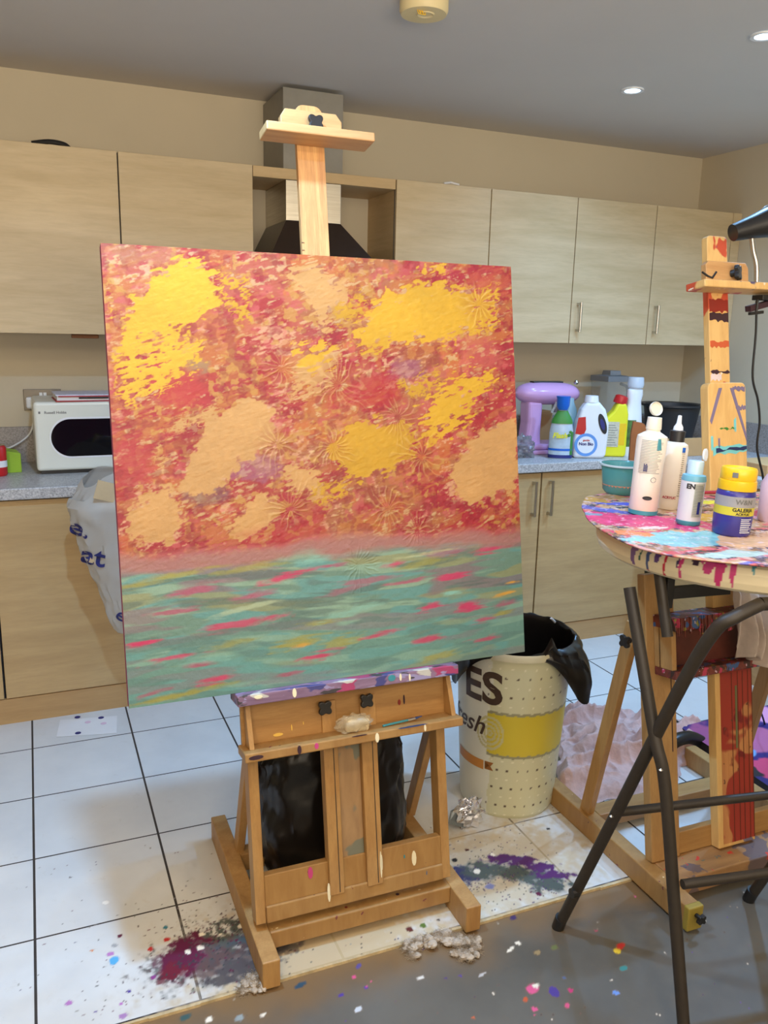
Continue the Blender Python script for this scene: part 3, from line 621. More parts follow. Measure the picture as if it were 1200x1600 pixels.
# blender jug
b = thing('blender', 'blender with grey transparent square jug behind the bleach', 'blender', (2.36, .42, ZW1))
obj('motor_base', MB().lathe([(.08, 0), (.085, .02), (.07, .11), (.06, .13)], 28), M['black'], b, smooth=True)
M4 = Matrix.Rotation(PI / 4, 4, 'Z')
obj('jug', MB().lathe([(.08, .13), (.095, .16), (.105, .34), (.108, .345)], 4, M=M4, cap=False), clearish('jug_plastic', S(170, 168, 162), .22, .1), b, bevel=.008)
obj('lid', MB().lathe([(.108, .345), (.108, .372), (.05, .378), (.045, .400), (.0001, .401)], 4, M=M4), plain('grey_lid', S(120, 122, 124), .4), b, smooth=True)
obj('jug_handle', MB().tube(smooth_path([(.065, 0, .33), (.11, 0, .31), (.115, 0, .24), (.075, 0, .19)], 5), .008, 8), M['smoke'], b, smooth=True)
b = thing('black_basin', 'black plastic washing basin at the back corner of the worktop', 'basin', (2.68, .30, ZW1))
obj('tub', MB().lathe([(.11, 0), (.145, .215), (.165, .222), (.165, .232), (.14, .228), (.105, .01), (.0001, .01)], 36), M['blackbowl'], b, smooth=True)
tag(obj('tin_lid', MB().lathe([(.03, 0), (.03, .05), (.026, .056), (.0001, .056)], 20, (2.62, .03, ZW1 + .0)), M['smoke'], smooth=True), 'small glass jar on worktop left of the second easel mast', 'jar')
tag(obj('carton', MB().box(2.28, 2.66, -.025, -.005 + .0, ZW1, 1.0), M['card'], bevel=.002), 'flat brown cardboard carton standing on worktop behind paint bottles', 'box')
tag(obj('wooden_crate', MB().box(2.40, 2.70, -.62, -.42, ZW1, .962), M['card'], bevel=.003), 'shallow tan wooden box on right-hand worktop behind the second easel', 'box')

# carrier bag hanging on a base unit
cb = thing('carrier_bag', 'stuffed white carrier bag with blue lettering hanging left of the painting', 'bag', (-.13, -.165, .0))
from mathutils import noise as mnoise
def cbf(u, v):
    a = u * 2 * PI; z = .35 + .61 * v
    prof = [(0, .02), (.05, .11), (.2, .145), (.34, .175), (.5, .205), (.7, .25), (.84, .262), (1, .20)]
    for (a0, r0), (a1, r1) in zip(prof, prof[1:]):
        if a0 <= v <= a1: r = r0 + (r1 - r0) * (v - a0) / (a1 - a0)
    n = mnoise.noise(Vector((math.cos(a) * 1.6, math.sin(a) * 1.6, z * 6))) ; n2 = abs(mnoise.noise(Vector((math.cos(a) * 4, math.sin(a) * 4, z * 14))))
    r *= 1 + .10 * n + .10 * n2; cx = .0
    return (cx + r * math.cos(a), .42 * r * math.sin(a), z + (.03 * math.sin(a * 3 + 1) if v > .9 else 0))
obj('bag_body', MB().grid(72, 44, cbf, True), M['carrier'], cb, smooth=True, angle=30)
obj('bag_contents', MB().box(-.05, .09, -.04, .05, -.3, .06, Matrix.Translation((-.05, 0, .93)) @ Matrix.Rotation(.35, 4, 'Y')), M['tan'], cb)
obj('yellow_carton', MB().box(-.05, .06, -.01, .005, -.06, .05, Matrix.Translation((-.05, -.075, .94)) @ Matrix.Rotation(.45, 4, 'Y')), plain('olive_yellow_card', S(190, 186, 30), .6), cb)
obj('receipt', MB().box(-.05, .05, -.01, -.005, -.03, .035, Matrix.Translation((-.12, -.085, .92)) @ Matrix.Rotation(.3, 4, 'Y')), M['tan'], cb)
def cbs(x0, z0, rot):
    def f(x, y, d):
        X_ = x0 + x * math.cos(rot) - y * math.sin(rot); Z_ = z0 + x * math.sin(rot) + y * math.cos(rot); v = min(.99, max(0, (Z_ - .35) / .61)); best = None
        for k in range(61):
            q = cbf(.5 + .5 * k / 60, v); e = abs(q[0] - X_)
            if best is None or e < best[0]: best = (e, q)
        return (X_, best[1][1] - .005, Z_)
    return f
text('bag_lettering', 'at', .10, M['navy'], cb, cbs(-.185, .685, -.15), .002, sub=1); text('bag_lettering', 'e.', .09, M['navy'], cb, cbs(-.225, .79, -.2), .002, sub=1); text('bag_lettering', 'e', .07, M['navy'], cb, cbs(-.10, .46, -.5), .001, sub=1)
obj('bag_handle', MB().tube(smooth_path([(-.10, 0, .95), (-.06, .06, 1.0), (.02, .11, .985), (.06, .06, .96)], 6), .012, 8), M['carrier'], cb, smooth=True)

# ------------------------------------------------------------------ ceiling fittings
sd = thing('ceiling_rose', 'yellowed round detector base with cut wires on the ceiling', 'smoke detector', (.672, -.72, ZC))
obj('base', MB().lathe([(.073, -.001), (.073, -.03), (.068, -.04), (.0001, -.042)], 40), M['offwhite'], sd, smooth=True)
obj('ring', MB().lathe([(.018, -.0415), (.024, -.0445), (.028, -.0415)], 24, (.0, -.012, 0), cap=False), M['offwhite'], sd, smooth=True)
for k in range(3): obj('wire', MB().tube(smooth_path([(-.035 + k * .008, -.03, -.04), (-.033 + k * .008, -.036, -.052), (-.026 + k * .008, -.034, -.05), (-.03 + k * .008, -.03, -.041)], 3), .0012, 6), M['amber'], sd)
t = NT('downlight_lens', .3); t.base(S(220, 235, 255)); t.b.inputs['Emission Color'].default_value = (.45, .72, 1, 1); t.b.inputs['Emission Strength'].default_value = 9; M['lens'] = t.m
for i, (x, y, lb) in enumerate(((1.81, -.27, 'round cold white downlight in the ceiling near the right wall'), (1.783, -.953, 'round cold white downlight cut by the right edge of the picture'), (-.27, -1.52, 'round cold white downlight above the easel outside the picture'), (2.5, -1.25, 'added cold fill light beside the right wall outside the picture'), (.75, -1.95, 'round cold white downlight above the paint table outside the picture'))):  # the fixture by the right wall belongs to the added fill
    d = thing('ceiling_downlight', lb, 'ceiling light', (x, y, ZC), 0, 'recessed ceiling downlights')
    obj('trim_ring', MB().lathe([(.045, -.001), (.044, -.007), (.032, -.006), (.03, -.001)], 32, cap=False), M['white'], d, smooth=True)
    obj('lens', MB().lathe([(.031, -.001), (.03, -.003), (.0001, -.003)], 32), M['lens'], d)

# ------------------------------------------------------------------ star knob
def star_knob(parent, P, axis, r=.02, name='star_knob'):
    axis = Vector(axis).normalized(); a = axis.orthogonal().normalized(); b = axis.cross(a); mb = MB(); pol = []
    for k in range(40):
        t_ = 2 * PI * k / 40; rr = r * (.62 + .38 * abs(math.cos(2 * t_)) ** 1.5); pol.append((rr * math.cos(t_), rr * math.sin(t_)))
    P = Vector(P); mb.prism(pol, .012, .024, lambda u, v, t_: P + a * u + b * v + axis * t_)
    mb.tube([P - axis * .002, P + axis * .013], r * .42, 12)
    return obj(name, mb, M['black'], parent, bevel=.002)
# ------------------------------------------------------------------ easels
def frame_fn(O, tilt):
    """easel plane: a sideways, b up the leaning frame, c out of the front"""
    ct, st = math.cos(tilt), math.sin(tilt)
    def F(a, b, c=0): return Vector((O[0] + a, O[1] + b * st + (-c) * ct, O[2] + b * ct + c * st))
    return F
class Lean:
    def __init__(s, O, tilt): s.F = frame_fn(O, tilt)
    def box(s, mb, a0, a1, b0, b1, c0, c1):
        vs = [s.F(a, b, c) for c in (c0, c1) for b in (b0, b1) for a in (a0, a1)]
        return mb.add(vs, [(0, 2, 3, 1), (4, 5, 7, 6), (0, 1, 5, 4), (2, 6, 7, 3), (0, 4, 6, 2), (1, 3, 7, 5)])
def round_top(a0, a1, b0, b1, r, both=True):
    pts = [(a0, b0), (a1, b0)]
    for k in range(6): t_ = k / 5 * PI / 2; pts.append((a1 - r + r * math.cos(t_), b1 - r + r * math.sin(t_)))
    for k in range(6): t_ = PI / 2 + k / 5 * PI / 2; pts.append((a0 + r + r * math.cos(t_), b1 - r + r * math.sin(t_)))
    return pts
def bits(parent, F, items, name='paint_drip'):
    for (a0, a1, b0, b1, c, m) in items:
        n = 10; pol = []
        for k in range(n):
            t_ = 2 * PI * k / n; pol.append(((a0 + a1) / 2 + (a1 - a0) / 2 * math.cos(t_) * (1 + .2 * math.sin(5 * t_)), (b0 + b1) / 2 + (b1 - b0) / 2 * math.sin(t_)))
        obj(name, MB().prism(pol, c - .0005, c + .0008, lambda u, v, w_: F(u, v, w_)), m, parent)
TILT = .176
def easel_one():
    e = thing('studio_easel', 'beech studio easel in the middle holding the large square painting', 'easel', (.21, -1.30, 0), -.011)
    L = Lean((.012 - .045, -.1465, .667), TILT); F = L.F  # canvas bottom line in easel coordinates, c=0 is the canvas front
    c0 = -.04
    O = lambda n, mb, m, bev=.002, par=None: obj(n, mb, m, par or e, bevel=bev)
    # base
    for x0 in (-.282, .242):
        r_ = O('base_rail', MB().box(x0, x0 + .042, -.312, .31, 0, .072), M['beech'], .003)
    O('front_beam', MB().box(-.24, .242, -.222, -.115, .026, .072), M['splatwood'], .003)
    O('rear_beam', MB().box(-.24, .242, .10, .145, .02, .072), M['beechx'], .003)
    # uprights
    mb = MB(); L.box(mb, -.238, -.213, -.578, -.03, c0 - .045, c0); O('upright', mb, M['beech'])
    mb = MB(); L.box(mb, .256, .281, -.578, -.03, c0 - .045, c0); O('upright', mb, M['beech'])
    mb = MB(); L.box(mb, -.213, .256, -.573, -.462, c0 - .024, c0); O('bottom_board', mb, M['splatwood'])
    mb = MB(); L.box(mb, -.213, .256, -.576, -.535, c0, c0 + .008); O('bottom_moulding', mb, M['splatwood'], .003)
    for x0 in (-.255, .265):
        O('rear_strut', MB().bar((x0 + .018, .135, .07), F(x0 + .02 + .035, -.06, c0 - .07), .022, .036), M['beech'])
    # centre channel and mast
    for a0, a1 in ((-.053, -.016), (.046, .088)):
        mb = MB(); L.box(mb, a0, a1, -.545, -.06, c0 - .02, c0 + .012); ch = O('channel_post', mb, M['beech'])
        mb = MB(); g = (a0 * .35 + a1 * .65); L.box(mb, g, g + .002, -.54, -.17, c0 + .012, c0 + .0125); O('groove', mb, M['ink'], 0, ch)
    mb = MB(); L.box(mb, -.016, .046, -.545, -.06, c0 - .018, c0 - .004); O('channel_back', mb, painted_wood('dusty_channel', S(150, 118, 84), S(172, 138, 98), (20, 20, 3), [(S(120, 120, 104), .56, 9), (S(110, 66, 100), .70, 20)]))
    mb = MB(); mb.prism(round_top(-.037, .035, -.42, 1.374, .022), c0 - .034, c0 - .018, lambda u, v, w_: F(u * .96 + .004 * (1 - v), v, w_)); O('mast', mb, M['mast'], .001)
    for bb in (1.03, 1.048): 
        mb = MB(); L.box(mb, -.036, -.03, bb, bb + .0015, c0 - .018, c0 - .0172); O('scale_mark', mb, M['ink'], 0)
    # tray box
    mb = MB(); L.box(mb, -.25, .296, -.16, -.02, c0 - .006, c0 + .006); O('tray_back', mb, M['beechx'])
    mb = MB(); L.box(mb, -.258, .300, -.158, -.136, c0 - .005, c0 + .072); tr = O('tray_shelf', mb, M['splatwood'], .003)
    for a in (-.236, .285):
        mb = MB(); mb.prism([(-.136, c0), (-.136, c0 + .05), (-.025, c0 + .02), (-.025, c0)], a - .006, a + .006, lambda u, v, w_: F(w_, u, v)); O('tray_cheek', mb, M['beech'], .001)
    mb = MB(); L.box(mb, -.268, .292, -.026, -.0005, c0 - .01, .032); lg = O('canvas_ledge', mb, M['caked1'], .002); lg['label'] = 'canvas ledge caked in violet and pink paint'
    star_knob(e, F(-.048, -.072, c0 + .006), F(0, 0, 1) - F(0, 0, 0)); star_knob(e, F(.06, -.07, c0 + .006), F(0, 0, 1) - F(0, 0, 0))
    # top clamp
    mb = MB(); mb.prism([(-.08, 1.285), (.07, 1.285), (.072, 1.334), (.058, 1.352), (-.068, 1.352), (-.08, 1.334)], c0 - .016, c0 + .004, lambda u, v, w_: F(u, v, w_)); O('clamp_plate', mb, M['litbeech'], .002)
    mb = MB(); L.box(mb, -.128, .136, 1.277, 1.298, c0 - .016, c0 + .055); O('clamp_bar', mb, M['litbeech'], .003)
    star_knob(e, F(.0, 1.318, c0 + .004), F(0, 0, 1) - F(0, 0, 0), .022)
    # drips
    W_, PK, DK, YL, BL = M['drip_white'], M['drip_pink'], M['drip_dark'], M['drip_yellow'], M['drip_blue']
    bits(e, F, [(-.06, -.052, -.56, -.512, c0 + .0085, W_), (.172, .185, -.525, -.485, c0 + .0005, W_), (.08, .085, -.53, -.46, c0 + .0125, W_), (.083, .087, -.51, -.47, c0 + .0125, W_), (-.105, -.092, -.495, -.465, c0 + .0005, PK), (.15, .154, -.50, -.49, c0 + .0005, M['teal'])])
    bits(e, F, [(-.25, -.215, -.152, -.142, c0 + .0725, DK), (-.135, -.125, -.157, -.136, c0 + .0725, DK), (-.093, -.083, -.152, -.137, c0 + .0725, PK), (.06, .07, -.162, -.138, c0 + .0725, W_), (.19, .196, -.155, -.138, c0 + .0725, W_), (.0, .04, -.139, -.136, c0 + .0725, DK), (.12, .2, -.139, -.135, c0 + .0725, BL)])
    bits(e, F, [(-.175, -.150, -.128, -.12, c0 + .0065, YL), (-.13, -.127, -.12, -.105, c0 + .0065, YL), (-.10, -.098, -.11, -.102, c0 + .0065, YL), (.165, .17, -.10, -.075, c0 + .0065, DK), (.15, .158, -.10, -.085, c0 + .0065, M['drip_red'])])
    for (x, y, r, m) in ((-.14, -.17, .009, DK), (-.07, -.18, .006, YL), (.1, -.2, .005, DK), (.02, -.16, .005, DK), (.17, -.18, .005, W_), (-.04, -.2, .004, M['drip_red']), (.2, -.15, .006, M['drip_blue'])):
        obj('paint_drip', MB().lathe([(r, .0722), (r * .8, .0728)], 12, (x, y, 0)), m, e)
    bits(e, F, [(-.23, -.21, -.012, -.004, .0325, W_), (-.14, -.13, -.022, .0, .0325, W_), (.13, .136, -.02, -.002, .0325, W_), (.155, .16, -.024, -.006, .0325, W_), (.10, .12, -.018, -.002, .0325, M['teal'])])
    return e, L
for k, c in (('drip_white', (238, 226, 190)), ('drip_pink', (200, 70, 130)), ('drip_dark', (60, 34, 44)), ('drip_yellow', (230, 190, 90)), ('drip_blue', (50, 70, 120)), ('drip_red', (130, 40, 28))): M[k] = plain(k, S(*c), .4, var=.03)
M['caked1'] = painted_wood('ledge_paint_layers', S(112, 84, 108), S(140, 112, 136), (6, 40, 40), [(S(164, 60, 100), .56, 22), (S(66, 66, 120), .57, 28), (S(190, 186, 176), .58, 34), (S(60, 54, 56), .58, 40), (S(150, 140, 176), .60, 46)], ax=.3)
E1, L1 = easel_one()

# ------------------------------------------------------------------ the painting
N = 640
u_, v_ = np.meshgrid(np.linspace(0, 1, N), np.linspace(0, 1, N))
def inpoly(u, v, poly):
    r = np.zeros(u.shape, bool); n = len(poly)
    for i in range(n):
        x1, y1 = poly[i]; x2, y2 = poly[(i + 1) % n]
        if y1 == y2: continue
        c = ((y1 > v) != (y2 > v)) & (u < (x2 - x1) * (v - y1) / (y2 - y1) + x1); r ^= c
    return r
def pdist(u, v, poly):
    d = np.full(u.shape, 9.0); n = len(poly)
    for i in range(n):
        x1, y1 = poly[i]; x2, y2 = poly[(i + 1) % n]; dx, dy = x2 - x1, y2 - y1
        t_ = np.clip(((u - x1) * dx + (v - y1) * dy) / (dx * dx + dy * dy + 1e-12), 0, 1); d = np.minimum(d, np.hypot(u - x1 - t_ * dx, v - y1 - t_ * dy))
    return np.where(inpoly(u, v, poly), -d, d)
ANG = -.30
ur = u_ * math.cos(ANG) + v_ * math.sin(ANG); vr = -u_ * math.sin(ANG) + v_ * math.cos(ANG)
wob = fbm(u_ * 7, v_ * 7, 4, 5) - .5; fine = fbm(u_ * 90, v_ * 90, 3, 6); scratch = fbm(ur * 45, vr * 150, 4, 7); scr2 = fbm(ur * 80, vr * 170, 4, 33)
blobn = fbm(u_ * 14 + 3, v_ * 14, 4, 8); mid = fbm(u_ * 34, v_ * 34, 3, 9)
A = np.zeros((N, N, 3)) + LC(176, 50, 50)
A = over(A, LC(190, 92, 70), sst(.46, .60, blobn)); A = over(A, LC(176, 46, 54), sst(.52, .62, fbm(u_ * 9, v_ * 9, 4, 11)))
A = over(A, LC(176, 108, 66), sst(.54, .66, fbm(u_ * 8 + 9, v_ * 8, 4, 12)) * .85); A = over(A, LC(214, 120, 58), sst(.60, .68, fbm(u_ * 12 + 5, v_ * 12, 4, 14)) * .7)
A = over(A, LC(226, 166, 122), sst(.56, .66, scr2 * .5 + fbm(u_ * 11 + 2, v_ * 11, 3, 15) * .5) * .85); A = over(A, LC(212, 100, 92), sst(.57, .66, mid) * .5)
A = over(A, LC(176, 34, 46), sst(.52, .60, fbm(ur * 5 + 4, vr * 8 + 2, 5, 131) + (scratch - .5) * .25) * .75)
A = over(A, LC(200, 120, 54), sst(.56, .63, fbm(ur * 6 + 14, vr * 10 + 2, 5, 133) + (scratch - .5) * .3) * .65)
A = over(A, LC(224, 190, 130), sst(.58, .66, scratch * .55 + fine * .25 + fbm(u_ * 6, v_ * 6, 3, 19) * .2) * .6)
A = over(A, LC(196, 120, 60), sst(.57, .63, fbm(ur * 22 + 3, vr * 60, 4, 119)) * .45); A = over(A, LC(206, 150, 70), sst(.60, .66, fbm(u_ * 60, v_ * 75 + 3, 3, 120) * .7 + fbm(u_ * 7, v_ * 7 + 3, 2, 121) * .3) * .7)
A = over(A, LC(150, 30, 44), sst(.55, .64, fbm(u_ * 45 + 4, v_ * 45, 3, 21)) * .5)
def pat(poly, col, edge=.010, wobA=.045, dens=1.0, col2=None, streak=.07, thin=0):
    global A
    d = pdist(u_, v_, poly) + wob * wobA + (scratch - .5) * streak + (fine - .5) * .03 + (mid - .5) * .03
    m = sst(edge * .5, -edge * .5, d) * dens
    if thin: m = m * sst(.5 - .06, .5 + .02, scratch * .7 + fine * .3 + (.5 - thin) * .3)
    c = np.array(list(col))[None, None, :] * (1 + (blobn - .5)[..., None] * .22 + (fine - .5)[..., None] * .16)
    A = A * (1 - m[..., None]) + c * m[..., None]
for (cx, cy), rx, ry, c, dn in (((0.196,0.539), .045, .02, LC(110, 70, 86), .55), ((0.299,0.494), .05, .025, LC(170, 110, 130), .5), ((0.702,0.263), .04, .025, LC(160, 90, 120), .5), ((0.195,0.26), .05, .03, LC(160, 130, 90), .7), ((0.074,0.022), .08, .02, LC(190, 120, 80), .6), ((0.943,0.043), .07, .04, LC(206, 100, 66), .6), ((0.924,0.236), .06, .05, LC(214, 110, 90), .5), ((0.152,0.308), .08, .06, LC(196, 60, 56), .8), ((0.041,0.458), .06, .05, LC(192, 60, 60), .7), ((0.603,0.323), .07, .04, LC(190, 40, 48), .6)):
    d = np.hypot((u_ - cx) / rx, (v_ - cy) / ry) + wob * 2.4 + (scratch - .5) * 1.2; A = over(A, c, sst(1.25, .6, d) * dn)
YEL = LC(226, 170, 40); YE2 = LC(212, 156, 36); TANC = LC(214, 158, 92)
# warm tan fields first
pat([(0.139,0.462), (0.213,0.383), (0.317,0.315), (0.353,0.361), (0.345,0.429), (0.292,0.461), (0.25,0.492), (0.213,0.532), (0.135,0.528)], TANC, streak=.03)
pat([(0.015,0.557), (0.115,0.526), (0.121,0.584), (0.113,0.637), (0.018,0.638)], TANC, streak=.04)
pat([(0.265,0.573), (0.313,0.546), (0.354,0.583), (0.343,0.625), (0.29,0.659), (0.223,0.637)], TANC, streak=.05)
pat([(0.875,0.434), (0.995,0.386), (1.001,0.585), (0.827,0.592), (0.805,0.519)], TANC, streak=.03)
pat([(0.392,0.043), (0.472,0.019), (0.551,0.055), (0.558,0.102), (0.483,0.154), (0.432,0.1)], TANC, streak=.06)
pat([(0.385,0.499), (0.447,0.497), (0.45,0.545), (0.4,0.555)], TANC, streak=.07)
pat([(0.456,0.155), (0.501,0.148), (0.492,0.189), (0.454,0.185)], TANC); pat([(0.108,0.372), (0.232,0.326), (0.221,0.375), (0.088,0.444)], TANC, thin=.35)
pat([(0.425,0.236), (0.535,0.201), (0.494,0.296), (0.403,0.329)], TANC, thin=.3); pat([(0.08,0.452), (0.145,0.422), (0.134,0.47), (0.085,0.5)], TANC, thin=.5)
# yellow fields
pat([(0.063,0.112), (0.119,0.06), (0.193,0.016), (0.233,0.048), (0.254,0.112), (0.209,0.158), (0.127,0.191), (0.038,0.215), (0.051,0.156)], YEL)
pat([(0.241,0.032), (0.323,0.053), (0.342,0.169), (0.29,0.186), (0.235,0.129)], YE2, thin=.5); pat([(0.017,0.211), (0.215,0.194), (0.17,0.276), (0.055,0.346), (0.01,0.322)], YEL, thin=.22)
pat([(0.156,0.239), (0.216,0.211), (0.196,0.247), (0.134,0.279)], YEL)
pat([(0.589,0.127), (0.682,0.068), (0.81,0.045), (0.861,0.082), (0.871,0.145), (0.804,0.18), (0.705,0.193), (0.571,0.217), (0.55,0.177)], YEL)
pat([(0.494,0.465), (0.534,0.396), (0.619,0.393), (0.697,0.406), (0.702,0.469), (0.632,0.511), (0.538,0.519)], YE2)
pat([(0.768,0.326), (0.871,0.28), (0.925,0.271), (0.951,0.301), (0.889,0.337), (0.866,0.392), (0.753,0.43), (0.74,0.389)], YEL, streak=.13)
pat([(0.425,0.231), (0.476,0.2), (0.511,0.218), (0.46,0.248)], YEL, streak=.13); pat([(0.503,0.116), (0.597,0.053), (0.612,0.14), (0.518,0.167)], YE2, thin=.4)
pat([(0.742,0.014), (0.812,0.002), (0.811,0.025), (0.756,0.031)], YEL); pat([(0.445,0.545), (0.519,0.523), (0.527,0.558), (0.461,0.581)], YE2, thin=.45); pat([(0.849,0.073), (0.964,0.043), (0.959,0.153), (0.875,0.172)], YEL, thin=.3)
pat([(0.681,0.298), (0.801,0.245), (0.778,0.317), (0.699,0.325)], YE2, thin=.35); pat([(0.007,0.009), (0.02,0.008), (0.02,0.353), (0.005,0.353)], YEL, thin=.6, wobA=.02)
SB = (((0.904,0.099), .07), ((0.516,0.3), .09), ((0.497,0.447), .06), ((0.726,0.479), .08), ((0.385,0.585), .08), ((0.551,0.729), .06), ((0.362,0.438), .07), ((0.628,0.604), .08), ((0.663,0.378), .06), ((0.38,0.261), .06), ((0.704,0.659), .05))
H = np.zeros((N, N)); 
for k, ((cx, cy), R_) in enumerate(SB):
    dx = u_ - cx; dy = v_ - cy; rr = np.hypot(dx, dy); th = np.arctan2(dy, dx) + (fbm(u_ * 16, v_ * 16, 3, 50 + k) - .5) * 1.3
    ray = np.abs(np.sin(th * (7 + k % 3) + k)) ** 5; ray2 = sst(.5, .9, ray + (fine - .5) * .5) * sst(R_ * 1.05, R_ * .3, rr + (mid - .5) * .09) * sst(.004, .012, rr)
    H += ray2 * .0008; A = over(A, LC(226, 176, 110), ray2 * (.3 if cy < .67 else .12)); A = over(A, LC(160, 40, 44), (sst(.5, .1, ray) * sst(R_ * 1., R_ * .3, rr)) * (.25 if cy < .67 else 0))
# horizon haze and sea
hz = .662 + .006 * np.sin(u_ * 9) + (fbm(u_ * 14, v_ * 14, 3, 71) - .5) * .03
A = over(A, LC(190, 44, 52), sst(-.06, -.005, v_ - hz) * sst(.40, .6, fbm(u_ * 12, v_ * 22, 3, 78)) * .5)
A = over(A, LC(166, 116, 106), sst(-.012, .022, v_ - hz) * .92)
sea0 = sst(.028, .055, v_ - hz + (fbm(u_ * 5, v_ * 60, 3, 72) - .5) * .02)
sw = v_ + .012 * np.sin(u_ * 6 + 1) + (fbm(u_ * 4, v_ * 12, 3, 73) - .5) * .03
s1 = fbm(u_ * 6, sw * 70, 3, 74); s2 = fbm(u_ * 9 + 4, sw * 46, 3, 75); s3 = fbm(u_ * 5 + 8, sw * 38, 3, 76)
Sx = np.zeros((N, N, 3)) + LC(112, 140, 120)
Sx = over(Sx, LC(150, 176, 146), sst(.50, .64, s1) * .7); Sx = over(Sx, LC(104, 152, 142), sst(.50, .62, s2) * .9); Sx = over(Sx, LC(150, 146, 98), sst(.58, .68, s3) * .75)
Sx = over(Sx, LC(136, 108, 112), sst(.56, .66, fbm(u_ * 5 + 2, sw * 42, 3, 77)) * .7); Sx = over(Sx, LC(90, 106, 96), sst(.55, .65, fbm(u_ * 7 + 12, sw * 50, 3, 79)) * .6)
Sx = over(Sx, LC(110, 164, 152), sst(.80, .92, v_) * .35)
A = A * (1 - sea0[..., None]) + Sx * sea0[..., None]
def stroke(cx, cy, rx, ry, col, dn=.95, ang=0, k=0):
    global A
    cx0, cy0 = cx, cy; du = u_ - cx0; dv = v_ - cy0 + ang * du; d = np.sqrt((du / rx) ** 2 + (dv / ry) ** 2) + (fbm(u_ * 9 + k, v_ * 150, 3, 90 + k % 7) - .5) * 1.7 + (fbm(u_ * 50 + k, v_ * 60, 2, 95) - .5) * .5
    A = over(A, col, sst(1.35, .25, d + (scratch - .5) * .8) * dn)
PK1 = LC(204, 58, 98); PK2 = LC(172, 90, 108); OLV = LC(166, 154, 60); ORG = LC(222, 160, 60); AQ = LC(140, 190, 170)
k = 0
for (cx, cy), w_, h_, c, dn in (
    ((0.894,0.725), .055, .008, PK1, 1), ((0.799,0.783), .04, .009, PK1, .9), ((0.355,0.746), .06, .008, PK1, .9), ((0.472,0.728), .05, .007, PK2, .95), ((0.641,0.739), .045, .006, PK1, .9), ((0.159,0.753), .055, .009, PK2, .95), ((0.254,0.841), .085, .011, PK1, .8), ((0.275,0.781), .05, .009, PK2, .9), ((0.735,0.851), .036, .009, PK1, .9),
    ((0.847,0.861), .04, .014, PK1, .95), ((0.942,0.868), .05, .010, PK2, .9), ((0.032,0.862), .035, .007, PK1, 1), ((0.105,0.9), .065, .007, PK1, .8), ((0.157,0.923), .03, .006, PK2, .9), ((0.205,0.959), .045, .009, PK1, .9), ((0.439,0.938), .055, .009, PK1, .9), ((0.59,0.906), .05, .006, PK1, .8), ((0.716,0.935), .05, .008, PK1, .85),
    ((0.885,0.952), .05, .008, PK1, .8), ((0.678,0.783), .06, .006, PK2, .9), ((0.515,0.788), .07, .008, PK2, .6), ((0.112,0.796), .06, .008, PK2, .9), ((0.365,0.972), .03, .006, PK2, .8), ((0.877,0.904), .03, .008, PK1, .6), ((0.558,0.772), .07, .008, PK2, .7), ((0.781,0.721), .05, .010, PK2, .6), ((0.049,0.974), .03, .005, PK2, .8),
    ((0.391,0.903), .065, .012, OLV, .8), ((0.5,0.91), .05, .012, OLV, .7), ((0.096,0.722), .11, .009, OLV, .7), ((0.235,0.884), .06, .011, OLV, .6), ((0.287,0.714), .07, .009, OLV, .6), ((0.75,0.978), .06, .009, OLV, .7), ((0.105,0.986), .10, .006, OLV, .8), ((0.971,0.813), .022, .005, ORG, 1), ((0.945,0.841), .03, .005, ORG, .9), ((0.395,0.909), .03, .007, ORG, .7),
    ((0.447,0.862), .06, .010, OLV, .7), ((0.941,0.889), .04, .007, OLV, .8), ((0.72,0.741), .06, .008, OLV, .6), ((0.797,0.824), .03, .006, AQ, .9), ((0.522,0.842), .07, .010, AQ, .5), ((0.191,0.909), .06, .010, AQ, .5), ((0.437,0.71), .06, .007, AQ, .7), ((0.273,0.807), .08, .006, LC(180, 190, 150), .7), ((0.701,0.723), .08, .005, LC(190, 190, 140), .7)):
    k += 1; stroke(cx, cy, w_, h_, c, dn, .08 if k % 3 else .16, k)
H += (scratch - .5) * .0010 * (1 - sea0) + (fine - .5) * .0008
W_ = 1.004; Hh = 1.004
H_OFF = .0022
cvroot = thing('canvas_painting', 'large square abstract painting, red and yellow sky over green sea', 'painting', (.177, -1.447, .667), -.011)
ct, st = math.cos(TILT), math.sin(TILT)
def CP(a, b, c): return (a, b * st - c * ct, b * ct + c * st)
aa = (u_ - .5) * W_; bb = (1 - v_) * Hh; hh = H + H_OFF
P = np.stack([aa, bb * st - hh * ct, bb * ct + hh * st], -1)
A = A * np.where(v_ < hz, .66, .78)[..., None]
g = fast_grid('painted_face', P[::-1], cvroot, M['artwork']); set_color(g.data, A[::-1])
mb = MB(); vs = [CP(a, b, c) for c in (-.036, 0) for b in (0.0005, Hh) for a in (-W_ / 2, W_ / 2)]
mb.add(vs, [(0, 2, 3, 1), (4, 5, 7, 6), (0, 1, 5, 4), (2, 6, 7, 3), (0, 4, 6, 2), (1, 3, 7, 5)]); obj('wrapped_edge', mb, M['purple_edge'], cvroot)['label'] = 'magenta painted canvas edge'
